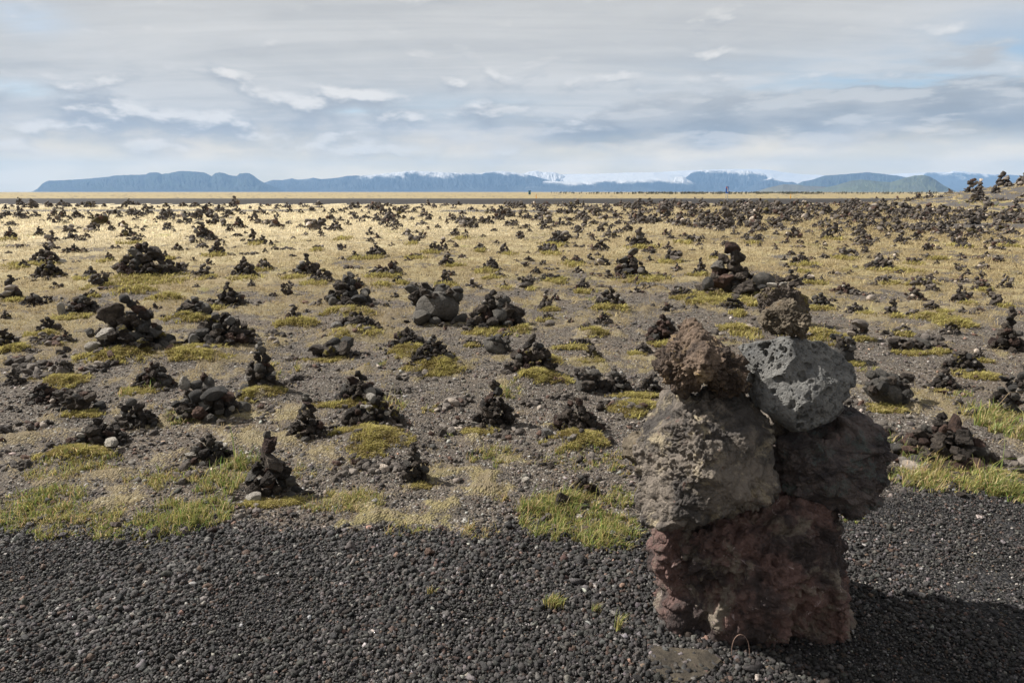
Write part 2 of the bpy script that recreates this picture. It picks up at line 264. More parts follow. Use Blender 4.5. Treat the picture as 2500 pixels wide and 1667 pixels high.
# landmark cairns in photo pixels: cx, base, w, h, style, nickname, label
LAND = [
(1010, 1185, 82, 117, 't', 'slender pagoda cairn', 'slender tower of dark red-brown stones with a small knob on top near the gravel'),
(648, 1222, 150, 176, 't', 'rubble-footed knobbed cairn', 'broad dark cairn with a knob stone on its boulder cap and rubble spilling right'),
(742, 1078, 112, 115, 't', 'three-pebble-topped cairn', 'blocky brown cairn topped by grey, red and tan pebbles, left of the largest moss bed'),
(905, 1060, 160, 84, 'hpm', 'cairn on the moss cushion', 'low dark heap with flat tan stones on top, lying in the largest moss cushion'),
(1205, 1048, 120, 128, 't', 'tall jagged double-heap cairn', 'tall jagged two-step lava pile above bare gravel, between mossy heap and white-stone heap'),
(1408, 1075, 140, 92, 'hm', 'white-stone-flanked cairn', 'brown lava heap with one white speckled stone at its left foot and moss below'),
(1428, 1214, 86, 60, 'h', 'small pebble pile by the green tuft', 'small round pile of black lava pebbles beside the bright green grass at the gravel edge'),
(496, 1136, 128, 74, 'h', 'neat pyramid of brown stones', 'neat squat pyramid of brown stones left of the rubble-footed knobbed cairn'),
(214, 1100, 150, 72, 'hp', 'white-boulder cairn', 'dark slab cairn with a big white boulder leaning on its right side above grass'),
(312, 1052, 120, 76, 'h', 'dark ragged pile', 'ragged dark pile of small lava stones just above the white-boulder cairn'),
(482, 1030, 190, 112, 'hgp', 'cairn with upright pale stone', 'wide cairn holding an upright pale pointed stone and a round grey boulder'),
(360, 952, 110, 68, 'h', 'purple-brown rough heap', 'rough purple-brown lava heap with green grass at its front foot'),
(632, 962, 92, 130, 'h', 'steep mossy-footed column cairn', 'steep column-like heap of dark stones with moss and grass at its right foot'),
(290, 880, 190, 154, 'hgpm', 'big cairn with pale slab', 'big stepped cairn with a flat pale slab on its face and orange moss'),
(104, 816, 66, 46, 'h', 'grey-faced dome cairn', 'small domed cairn of grey faceted stones on yellow moss at left'),
(522, 862, 190, 84, 'hpm', 'wide cairn with tan upright stone', 'wide lumpy cairn with a tan upright stone at left and mossy grass below'),
(150, 995, 60, 44, 'b', 'rounded tan-stone pile', 'tan rounded stones with dark pieces on top at far left'),
(146, 922, 48, 46, 'b', 'shark-fin stone on moss', 'grey fin-shaped stone leaning on a dark lump above a moss hummock at left'),
(26, 942, 54, 50, 'h', 'left-edge dark pile', 'dark pile cut by the left picture edge above the moss hummock'),
(868, 985, 120, 78, 'h', 'black heap with mossy right side', 'black lava heap with yellow moss on its right side and a white stone below'),
(860, 822, 142, 46, 'hpm', 'low cairn with pink boulder', 'low cairn with a pinkish boulder at its left end and moss along its front'),
(812, 876, 104, 43, 'bg', 'three dark boulders', 'three rounded dark boulders lying together on bare gravel'),
(988, 862, 106, 52, 'hm', 'reddish ridge cairn', 'reddish-brown jagged ridge of lava stones with moss at its front'),
(1055, 906, 112, 62, 'hm', 'moss-skirted pointed cairn', 'pointed dark cairn ringed by a broad yellow moss skirt'),
(1066, 792, 132, 92, 'bg', 'cairn with round grey boulder', 'lopsided cairn with a large smooth round grey boulder at its lower left'),
(1206, 806, 162, 106, 'h', 'big rubble pyramid', 'big steep pyramid of many dark lumps standing on dark gravel mid field'),
(840, 752, 124, 74, 'hgm', 'round-stone cairn on moss', 'broad cairn of rounded grey stones with a moss carpet along its base'),
(714, 790, 52, 46, 'h', 'small grey stack on moss', 'small grey stack with a knob stone standing on a moss hummock'),
(697, 722, 32, 40, 'b', 'lone upright stone', 'single upright brown stone standing among low rubble'),
(742, 676, 84, 60, 't', 'leaning diagonal cairn', 'dark cairn leaning left with rubble trailing diagonally down to the right'),
(330, 686, 156, 88, 'hm', 'largest left mound', 'largest stone mound on the left, bulky with orange moss and grey stones'),
(230, 703, 44, 36, 'b', 'grey outlier by the mound', 'grey block with small stones at the lower left foot of the largest left mound'),
(98, 645, 80, 46, 'h', 'far-left upper block pile', 'pile of upright grey blocks at left, above a second pile'),
(104, 684, 82, 44, 'hm', 'far-left lower block pile', 'mossy lower pile of dark blocks at left, in front of another pile'),
(18, 733, 62, 66, 't', 'left-edge neat tower', 'neat tower of big flat stones with a pale slab on top at the left edge'),
(186, 772, 104, 58, 'hgp', 'cairn with leaning white slab', 'cairn with a long pale slab leaning on its left side'),
(458, 778, 108, 54, 'hg', 'grey three-lobed cairn', 'grey cairn of three rounded lobes on yellow moss'),
(546, 751, 104, 62, 't', 'spiked flat-stone cairn', 'wide cairn with flat slabs and a small spike of stones on top'),
(486, 584, 66, 50, 't', 'left pyramid with spire', 'steep pyramid with a narrow spire in the dry grass on the left'),
(590, 681, 70, 50, 'hm', 'orange-mossed dark mound', 'dark mound with orange moss patches left of the leaning diagonal cairn'),
(640, 660, 50, 34, 'hm', 'mossy edge pile', 'small pile with mossy boulder at its lower left beside the diagonal cairn'),
(955, 674, 54, 40, 'hg', 'pointed grey stone cairn', 'cairn of grey stones with a finger-like stone standing on its top'),
(922, 675, 62, 30, 'hg', 'low grey fore-pile', 'low grey stone pile touching the pointed finger cairn on its left'),
(915, 629, 54, 38, 'h', 'brown boulder pyramid', 'steep brown pyramid around one large boulder in the dry grass'),
(948, 544, 50, 24, 'h', 'rounded dome heap', 'regular rounded dome of dark stones alone in the pale grass'),
(902, 576, 28, 23, 't', 'small witch-hat cairn', 'small witch-hat cairn with pointed top alone in pale grass'),
(1083, 612, 30, 40, 't', 'slim dark mid tower', 'slim dark tower on a brown boulder in the brown grass, mid field'),
(1108, 577, 34, 20, 'h', 'far mid hump', 'small rounded hump of stones behind the slim dark mid tower'),
(1198, 662, 56, 36, 'h', 'wide mid rubble cone', 'wide cone of fine dark rubble in the brown grass'),
(1086, 696, 54, 40, 't', 'crooked knob cairn', 'crooked little cairn with ball-shaped stones on a mossy ledge'),
(1545, 679, 106, 76, 't', 'spiked pyramid cairn', 'tall pyramid with a pointed spike and pale rounded stones at its foot'),
(1565, 604, 64, 54, 't', 'layered leaning cairn', 'leaning cairn of flat layered slabs above the spiked pyramid'),
(1362, 598, 66, 36, 'h', 'wide slab heap', 'wide heap of tilted slabs with a pale one on top'),
(1466, 614, 50, 30, 'h', 'slab wedge cairn', 'wedge-shaped pile of large tilted slabs left of the layered leaning cairn'),
(1772, 558, 62, 60, 't', 'tall cairn under the blue sign', 'tall dark cairn directly below the blue road sign'),
(1795, 724, 170, 146, 't', 'largest spired cairn', 'largest spired cairn, with ball-like top stones, boulders around its base'),
(1714, 672, 46, 48, 't', 'flat-capped tower', 'stumpy tower with a flat cap stone on a rubble base'),
(1644, 640, 46, 30, 'b', 'domed boulder with stack', 'domed boulder carrying a small stack of stones'),
(1494, 760, 78, 58, 'hm', 'brick-topped brown cairn', 'brown cairn with a reddish block on top and moss around its foot'),
(1333, 755, 42, 52, 't', 'narrow black spire', 'narrow black spire of stones casting a shadow on dark gravel'),
(1626, 838, 98, 76, 'hgr', 'round-lump cairn behind boulders', 'round-lump cairn with one red stone, left behind the brown arched boulder'),
(1300, 928, 134, 104, 'hm', 'mossy-shouldered cairn', 'wide lava cairn with a mossy boulder on its right shoulder and balanced stones'),
(1436, 958, 70, 62, 'bg', 'stone-on-stone pair', 'one round stone balanced on a wider boulder, left of a neat grey heap'),
(1508, 964, 92, 66, 'hg', 'neat grey heap', 'neat grey heap touching the stone-on-stone pair'),
(1905, 806, 150, 122, 'bgp', 'boulder cairn behind the stack', 'big brown boulder with white pebbles on top, behind the topmost foreground boulder'),
(2180, 994, 118, 82, 'bg', 'tan twisted-rock cairn', 'tan twisted rocks piled with grey pebbles, casting a long shadow right'),
(2318, 952, 68, 58, 'h', 'round brown stump cairn', 'stumpy brown cairn with pebbles at its foot, right side'),
(2098, 832, 46, 52, 'bg', 'mushroom stone', 'mushroom-like round grey stone balanced on a pale small one'),
(2352, 1150, 262, 126, 'hr', 'large red-brown heap', 'large low red-brown heap in tall grass at right edge of the black gravel'),
(2476, 1012, 76, 102, 'bg', 'right-edge boulder pile', 'boulder pile cut by the right picture edge behind tall grass'),
(2476, 860, 86, 118, 't', 'right-edge layered tower', 'tall layered tower of mixed stones cut by the right picture edge'),
(2184, 772, 50, 47, 't', 'flat-hat cairn', 'jagged black cairn with a flat hat stone, right of the foreground stack'),
(2349, 741, 48, 50, 't', 'pointed pagoda with long shadow', 'pointed pagoda of flat stones on a pale base throwing a thin shadow right'),
(2128, 736, 22, 17, 'bp', 'pale round boulder', 'pale round boulder beside small brown stones'),
(1980, 691, 50, 27, 'hg', 'flat cobble cone', 'small cone of flat grey cobbles in brown grass'),
(2164, 660, 86, 34, 'h', 'long grey double hump', 'long low double hump of grey lava in the brown grass'),
(1961, 646, 54, 32, 'h', 'flat dark ridge heap', 'flat dark ridge of lava lumps right of the largest spired cairn'),
(2394, 512, 42, 54, 't', 'tall cairn on the hillside', 'tallest dark cairn on the slope at far right, standing against the hill'),
(2073, 718, 72, 28, 'hr', 'rusty low pair', 'low pair of rusty lava lumps with a brown stone before them'),
(1675, 487, 11, 11, 'h', 'lone cone past the road', 'lone black cone standing in pale grass beyond the road'),
]
CAIRNS = []
for tid, (x0, y0, txt) in TILES.items():
    for it in txt.split():
        cx, b, w, h, st = it.split(',')
        CAIRNS.append(dict(px=x0+float(cx)*.268, py=y0+float(b)*.268, w=float(w)*.268, h=float(h)*.268, st=st, nick=None, label=None))
for (px, py, w, h, st, nick, lab) in LAND:
    CAIRNS.append(dict(px=px, py=py, w=w, h=h, st=st, nick=nick, label=lab))
for c in CAIRNS:
    gx, gy, t = to_ground(c['px'], c['py'])
    if c['nick'] == 'lone cone past the road': gx, gy, t = 31.5, 120., 123.
    c['W'] = c['w']*t/F; c['H'] = c['h']*t/F*.96
    c['x'] = gx; c['y'] = gy+c['W']*.32; c['t'] = t
    c['area'] = c['w']*c['h']
CAIRNS.sort(key=lambda c: -c['area'])
# moss / grass hummocks raise the ground a little
for c in CAIRNS:
    if 'm' in c['st'] and c['t'] < 14:
        MOUNDS.append((c['x'], c['y']-c['W']*.1, c['W']*.75, c['W']*.6, c['W']*.09))
MOSS_PX = [(905, 1085, 220, 80), (1065, 903, 165, 42), (150, 938, 130, 42), (860, 828, 150, 22), (480, 882, 200, 26), (650, 965, 120, 34), (1560, 1003, 160, 48),
 (1405, 1088, 180, 40), (850, 770, 150, 20), (725, 797, 120, 24), (2010, 825, 110, 44), (1800, 812, 110, 36), (2270, 782, 100, 16), (1300, 935, 140, 26), (1000, 868, 120, 26),
 (1480, 765, 110, 22), (600, 975, 90, 34), (180, 1118, 180, 50), (1450, 820, 80, 20), (930, 700, 60, 12), (1690, 745, 60, 10), (40, 860, 90, 20), (110, 825, 90, 16), (300, 885, 160, 26), (450, 785, 120, 16),
 (1340, 890, 110, 22), (2330, 800, 110, 14), (2100, 835, 60, 10), (400, 735, 110, 12), (330, 715, 120, 16), (1270, 808, 60, 16), (860, 985, 60, 26), (2250, 700, 90, 9), (1800, 770, 60, 12)]
for (px, py, w, h) in MOSS_PX:
    gx, gy, t = to_ground(px, py); W = w*t/F
    MOUNDS.append((gx, gy, W*.46, W*.32, min(W*.13, .075)))

_rm = np.random.default_rng(77)
for c in CAIRNS[:300]:
    if c['t'] < 24 and c['w'] > 30 and _rm.uniform() < (.8 if c['px'] > 900 or c['t'] > 6 else .45):
        MOSS_PX.append((c['px']+c['w']*_rm.uniform(-.35, .35), c['py']+1+c['w']*.03, c['w']*_rm.uniform(.9, 1.7), max(5, c['w']*_rm.uniform(.12, .24))))
# ------------------------------------------------------------------ ground sheet
def build_ground():
    rr = [0.0]; r = .5
    while r < 15000:
        rr.append(r); r *= 1.0115 if r < 160 else 1.06
    rr = np.array(rr[1:])
    th = np.concatenate([np.linspace(-pi, -.80, 40, endpoint=False), np.linspace(-.80, .80, 640), np.linspace(.80, pi, 40)[1:-1]])
    R, TH = np.meshgrid(rr, th, indexing='ij'); x = (R*np.sin(TH)).ravel(); y = (R*np.cos(TH)).ravel()
    z = gz(x, y); d = np.sqrt(x*x+y*y)
    grass, moss, gravel, tan, track = cover(x, y)
    near = d < 140
    rough = np.zeros_like(x); xn, yn = x[near], y[near]
    tuss = np.abs(fbm2(xn*2.2, yn*2.2, 4, .6))
    rough[near] = grass[near]*(.10*tuss+.02*fbm2(xn*9, yn*9, 2))*(1-track[near])+moss[near]*.035*np.abs(fbm2(xn*5, yn*5, 3))+.008*fbm2(xn*12, yn*12, 2)*(1-grass[near])
    onroad = sstep(ROAD0-1, ROAD0, y)*(1-sstep(ROAD1+2, ROAD1+3, y))
    z = z+rough*sstep(2.4, 3.6, d)*(1-onroad)
    nr, nt = len(rr), len(th); idx = np.arange(nr*nt).reshape(nr, nt)
    a = idx[:-1, :]; b = idx[1:, :]; a2 = np.roll(a, -1, 1); b2 = np.roll(b, -1, 1)
    q = np.stack([a, a2, b2, b], -1).reshape(-1, 4)[:, ::-1]
    v = np.stack([x, y, z], 1)
    # close the middle
    v = np.vstack([v, [[0, 0, 0]]]); c = len(v)-1
    tri = np.stack([idx[0], np.roll(idx[0], -1), np.full(nt, c), np.full(nt, c)], 1)
    A = lambda s: np.append(s, s[0])
    me = mesh_np('ground', v, q, attrs=dict(grass=A(grass), moss=A(moss), gravel=A(gravel), tan=A(tan), track=A(np.maximum(track, 0)), cover=A(.5+.5*sstep(7, 17, d))))
    T = NT('ground soil'); p = T.pos()
    fine = T.noise(p, 55, 4, .7); mid = T.noise(p, 7, 6, .65); big = T.noise(p, .8, 5, .6)
    vor = T.n('ShaderNodeTexVoronoi', Vector=p, Scale=75.0); vr = vor.outputs['Color']; vs = T.n('ShaderNodeSeparateColor', Color=vr)
    soil = T.mix(T.ramp(mid, .3, .7), (.078, .066, .054), (.142, .119, .096))
    soil = T.mix(T.ramp(big, .45, .7, 0, .6), soil, (.155, .115, .080))
    soil = T.mix(T.ramp(vs.outputs[0], .2, 1, 0, .8), soil, T.mix(vs.outputs[1], (.045, .040, .036), (.15, .13, .112)))
    soil = T.mix(T.ramp(vs.outputs[2], .93, .96, 0, .9), soil, (.30, .28, .25))
    grav = T.mix(T.ramp(vs.outputs[0], 0, 1), (.012, .012, .013), (.05, .048, .048))
    c = T.mix(T.attr('gravel', 2), soil, grav)
    tan = T.attr('tan', 2)
    dry = T.mix(tan, T.mix(T.ramp(big, .35, .65), (.22, .170, .095), (.32, .27, .145)), T.mix(T.ramp(big, .3, .7), (.45, .38, .25), (.60, .525, .36)))
    dry = T.mix(T.ramp(mid, .35, .75, 0, .7), dry, T.mix(1.0, dry, (.6, .52, .42), 'MULTIPLY'))
    dry = T.mix(T.ramp(T.noise(p, .33, 6, .7), .60, .70, 0, .75), dry, (.24, .235, .055))
    dry = T.mix(T.ramp(fine, .4, .8, 0, .5), dry, T.mix(1.0, dry, (1.35, 1.33, 1.3), 'MULTIPLY'))
    veg = T.ramp(T.math('ADD', T.math('ADD', T.attr('grass', 2), T.math('MULTIPLY', T.math('SUBTRACT', vs.outputs[1], .5), .75)), T.math('ADD', T.math('MULTIPLY', T.math('SUBTRACT', fine, .5), 1.2), T.math('MULTIPLY', T.math('SUBTRACT', mid, .5), 1.1))), .30, .66)
    c = T.mix(T.math('MULTIPLY', veg, T.attr('cover', 2)), c, dry)
    ms = T.mix(T.ramp(fine, .3, .7), (.17, .14, .05), (.30, .26, .10))
    c = T.mix(T.math('MULTIPLY', T.ramp(T.math('ADD', T.attr('moss', 2), T.math('MULTIPLY', T.math('SUBTRACT', fine, .5), .6)), .35, .7), T.math('SUBTRACT', 1., T.attr('grass', 2))), c, ms)
    c = T.mix(T.ramp(T.attr('track', 2), .3, .7), c, T.mix(mid, (.075, .068, .064), (.13, .118, .108)))
    T.set(T.b.inputs['Base Color'], c); T.b.inputs['Specular IOR Level'].default_value = .1
    h = T.math('ADD', T.math('MULTIPLY', mid, 1.0), T.math('MULTIPLY', fine, .25))
    T.set(T.b.inputs['Normal'], T.bump(T.math('ADD', h, T.math('MULTIPLY', vor.outputs[0], -.4)), .05, .8))
    me.materials.append(T.m)
    tag(link('ground', me), kind='structure')
build_ground()

def build_road():
    xs = np.linspace(-900, 900, 241); ys = np.array([ROAD0-.9, ROAD0-.2, ROAD0+.5, ROAD0+1.2, ROAD0+1.9, ROAD0+3, 96, ROAD1-2, ROAD1+.5])
    X, Y = np.meshgrid(xs, ys, indexing='ij'); x, y = X.ravel(), Y.ravel()
    z = base_z(x, y)+.03
    z = z-.05*((Y == ys[0]) | (Y == ys[-1])).ravel()
    idx = np.arange(len(x)).reshape(len(xs), len(ys))
    q = np.stack([idx[:-1, :-1], idx[1:, :-1], idx[1:, 1:], idx[:-1, 1:]], -1).reshape(-1, 4)
    T = NT('road gravel'); p = T.pos()
    T.set(T.b.inputs['Base Color'], T.mix(T.noise(p, 3, 6, .7), (.022, .021, .021), (.062, .057, .054)))
    T.set(T.b.inputs['Normal'], T.bump(T.noise(p, 9, 5, .7), .1, .7))
    tag(link('road', mesh_np('road', np.stack([x, y, z], 1), q, mat=T.m)), kind='structure')
build_road()

# ------------------------------------------------------------------ stones
M_DARK = rock_mat('dark lava', (.054, .045, .039), (.132, .112, .096), (.20, .175, .145), .55, fine=1.6)
M_MOSSY = rock_mat('mossy lava', (.054, .045, .039), (.132, .112, .096), (.18, .155, .12), .58, fine=1.4, moss=.12)
M_GREY = rock_mat('grey cobble', (.10, .097, .092), (.18, .171, .157), (.23, .21, .18), .6, fine=1.0)
M_PALE = rock_mat('pale stone', (.42, .40, .365), (.60, .575, .525), (.44, .36, .27), .62, fine=.8)
M_RED = rock_mat('red lava', (.068, .046, .040), (.155, .100, .080), (.12, .075, .05), .58, fine=1.6)
MATS = dict(d=M_DARK, m=M_MOSSY, g=M_GREY, p=M_PALE, r=M_RED)
STONES = {}
def make_stones():
    for lod, sub in ((0, 5), (1, 4), (2, 3)):
        v0, f = ico(sub)
        for k in range(9):
            g = np.random.default_rng(100+k)
            s = g.uniform(.72, 1.15, 3); v = v0*s
            # flat facets: clip against a few random planes, then roughen
            for _ in range(13 if k < 6 else 6):
                n = g.normal(size=3); n /= np.linalg.norm(n); dcl = g.uniform(.48, .82)
                e = v@n-dcl; v = v-np.outer(np.clip(e, 0, None), n)*(.97 if k < 6 else .85)
            rough = (.30 if k < 3 else .20) if k < 6 else .07
            off = g.uniform(0, 90, 3)
            nrm = v/np.linalg.norm(v, axis=1)[:, None]
            hh = .5*noise3(v*1.2+off)*rough
            if k < 6:
                hh = hh+rough*(.55*np.abs(noise3(v*2.6+off))+.40*np.abs(noise3(v*5.5+off))+.22*np.abs(noise3(v*11+off)))-.16
            v = v+nrm*hh[:, None]
            for mk, m in MATS.items():
                if (mk in 'gp' and k < 3) or (mk not in 'gp' and k >= 6): continue
                STONES[(lod, mk, k)] = mesh_np('stone', v, f, mat=m)
            STONES[('np', lod, k)] = (v, f)
make_stones()
def pick(kinds):
    mk = random.choices('dmgpr', kinds)[0]
    return mk, (random.randrange(3, 9) if mk in 'gp' else random.randrange(6))

def pile(W, H, st, n, px):
    """drop stones one by one into a heap; returns (x,y,z,r,rot,scale,mk,k)"""
    R = W/2; S = []; R0 = np.random.default_rng(int(px*13+W*1e4) & 0xffffff)
    dark = [1, .0, .16, .035, .12]
    if 'g' in st: dark = [1, 0, .9, .06, .08]
    if 'r' in st: dark = [.6, 0, .1, .03, .7]
    if 'm' in st: dark[1] = .22
    if 'p' in st: dark[3] = .14
    P = np.zeros((0, 4))
    def drop(x, y, r):
        if len(P) == 0: return r*.5
        d2 = (P[:, 0]-x)**2+(P[:, 1]-y)**2; q = ((P[:, 3]+r)*.84)**2-d2
        m = q > 0
        return max(r*.5, float((P[m, 2]+.62*np.sqrt(q[m])).max()) if m.any() else 0)
    def add(x, y, z, r, flat=1.0, mk=None, k=None):
        nonlocal P
        P = np.vstack([P, [x, y, z, r]])
        if mk is None: mk, k = pick(dark)
        sc = np.array([R0.uniform(1.0, 1.4), R0.uniform(.95, 1.2), R0.uniform(.8, 1.1)*flat])
        S.append((x, y, z, r, (R0.uniform(-.55, .55), R0.uniform(-.55, .55), R0.uniform(0, 6.28)), sc, mk, k))
    if 'b' in st:
        r = min(H*.62, R*.8)
        mk = 'g' if 'g' in st else ('m' if 'm' in st else 'd')
        add(-R*.1*R0.uniform(-1, 1), 0, r*.62, r, 1, mk, random.randrange(3, 9) if mk == 'g' else random.randrange(6))
        for _ in range(int(n*.45)):
            a = R0.uniform(0, 6.28); rho = R*R0.uniform(.15, 1)**.6; rs = R*R0.uniform(.16, .36)
            x, y = rho*cos(a), rho*sin(a)*.75; z = drop(x, y, rs)
            if z+rs*.4 < H: add(x, y, z, rs)
        for _ in range(2):
            rs = R*R0.uniform(.14, .24); x, y = R0.normal(0, R*.15, 2); z = drop(x, y, rs)
            if z < H: add(x, y, z, rs)
        return S
    low = 'l' in st; tower = 't' in st
    if not low:       # a core of bigger stones carries the heap
        for j in range(5 if n > 15 else 3):
            a = j*1.3+R0.uniform(0, .6); r = min(R, H)*R0.uniform(.18, .26); rho = R*.34*(j > 0)
            x, y = rho*cos(a), rho*sin(a)*.8; z = drop(x, y, r)
            if z+r*.7 < H*.62: add(x, y, z, r)
    for i in range(n):
        fr = 1-i/n
        r = .83*(R*R*H/n)**(1/3)*R0.uniform(.55, 1.15)*(.72+.5*fr)
        if R0.uniform() < .08: r *= 1.4
        r = min(r, H*.33)
        best = None
        for _ in range(14):
            a = R0.uniform(0, 6.28); rho = R*sqrt(R0.uniform(0, 1))*.98
            x, y = rho*cos(a), rho*sin(a)*.8; z = drop(x, y, r)
            env = H*(1-rho/R)**(.85 if not tower else 1.25)*(1 if not tower else 1.0)
            if low: env = H*.8*(1-(rho/R)**2)
            sc = z+r*.55-env
            if sc < r*.35 and (best is None or z < best[3]): best = (sc, x, y, z)
        if best: add(best[1], best[2], best[3], r)
    if not low:   # crown the heap
        for j in range(6 if tower else 4):
            r = min(R*.26, H*.17)*R0.uniform(.8, 1.1)*(1-.13*j) if not tower else min(R*.34, H*.15)*(1-.16*j)*R0.uniform(.85, 1.1)
            x, y = R0.normal(0, R*(.09 if not tower else .04), 2); z = drop(x, y, r)
            if z+r*.5 > H*1.02: break
            add(x, y, z, r, .72)
    return S

FARMAT = rock_mat('far lava', (.048, .041, .036), (.118, .102, .087), (.16, .14, .11), .6, fine=3.0, vary=False, attr=True)
TINT = dict(d=(1, .97, .95), m=(1.3, 1.2, .55), g=(1.9, 1.9, 1.9), p=(4.6, 4.5, 4.3), r=(1.2, .85, .75))
from mathutils import Euler
def stones_mesh(piles, lod):
    V, Fc, C = [], [], []; o = 0
    for (ox, oy, oz, S) in piles:
        for (x, y, z, r, rot, sc, mk, k) in S:
            v, f = STONES[('np', lod, k)]
            M = np.array(Euler(rot).to_matrix())
            w = (v*sc*r)@M.T+np.array([ox+x, oy+y, oz+z]); V.append(w); Fc.append(f+o); o += len(w)
            C.append(np.tile(np.array(TINT[mk])*random.uniform(.6, 1.4), (len(w), 1)))
    return mesh_np('stones', np.vstack(V), np.vstack(Fc), cols=np.vstack(C), mat=FARMAT)

HERO2 = []
EXTRA = {   # stones one can pick out in the photo: px, py, half width, half height, kind, shape
 'white-stone-flanked cairn': [(1334, 1058, 19, 17, 'p', 5)], 'white-boulder cairn': [(272, 1080, 24, 17, 'p', 4)],
 'cairn with upright pale stone': [(450, 936, 19, 22, 'p', 3), (525, 960, 29, 18, 'g', 8)], 'big cairn with pale slab': [(262, 814, 30, 15, 'p', 5), (220, 812, 18, 18, 'g', 4), (345, 838, 22, 16, 'm', 3)],
 'wide cairn with tan upright stone': [(472, 833, 12, 19, 'p', 7)], 'cairn with round grey boulder': [(1027, 774, 27, 21, 'g', 8), (1062, 784, 15, 10, 'g', 7)],
 'cairn with leaning white slab': [(150, 756, 11, 22, 'p', 6)], 'low cairn with pink boulder': [(822, 795, 15, 10, 'p', 7)], 'largest spired cairn': [(1822, 702, 31, 23, 'd', 1), (1862, 684, 25, 23, 'g', 8), (1728, 694, 17, 18, 'g', 7)],
 'shark-fin stone on moss': [(152, 908, 17, 18, 'g', 4)], 'three dark boulders': [(778, 852, 22, 15, 'd', 4), (804, 860, 24, 19, 'm', 1), (842, 850, 24, 16, 'd', 2)],
 'three-pebble-topped cairn': [(743, 994, 11, 9, 'g', 5), (748, 983, 12, 5, 'r', 4), (744, 972, 7, 7, 'p', 8)], 'mushroom stone': [(2098, 790, 19, 13, 'g', 8), (2078, 814, 13, 7, 'p', 6)],
 'pale round boulder': [(2126, 727, 10, 9, 'p', 8)], 'round-stone cairn on moss': [(875, 730, 20, 14, 'g', 8), (813, 738, 12, 13, 'g', 7), (862, 742, 16, 13, 'd', 4)],
 'spiked pyramid cairn': [(1566, 661, 11, 10, 'g', 8), (1524, 648, 7, 6, 'p', 8), (1534, 660, 15, 9, 'g', 4)], 'cairn on the moss cushion': [(898, 993, 15, 6, 'p', 6), (904, 1004, 12, 5, 'p', 5), (919, 1003, 7, 7, 'g', 8)],
 'stone-on-stone pair': [(1436, 912, 19, 16, 'd', 3), (1434, 940, 33, 16, 'd', 5)], 'tan twisted-rock cairn': [(2182, 930, 24, 20, 'g', 3), (2205, 965, 18, 24, 'g', 4)], 'domed boulder with stack': [(1644, 631, 21, 12, 'd', 4)]}
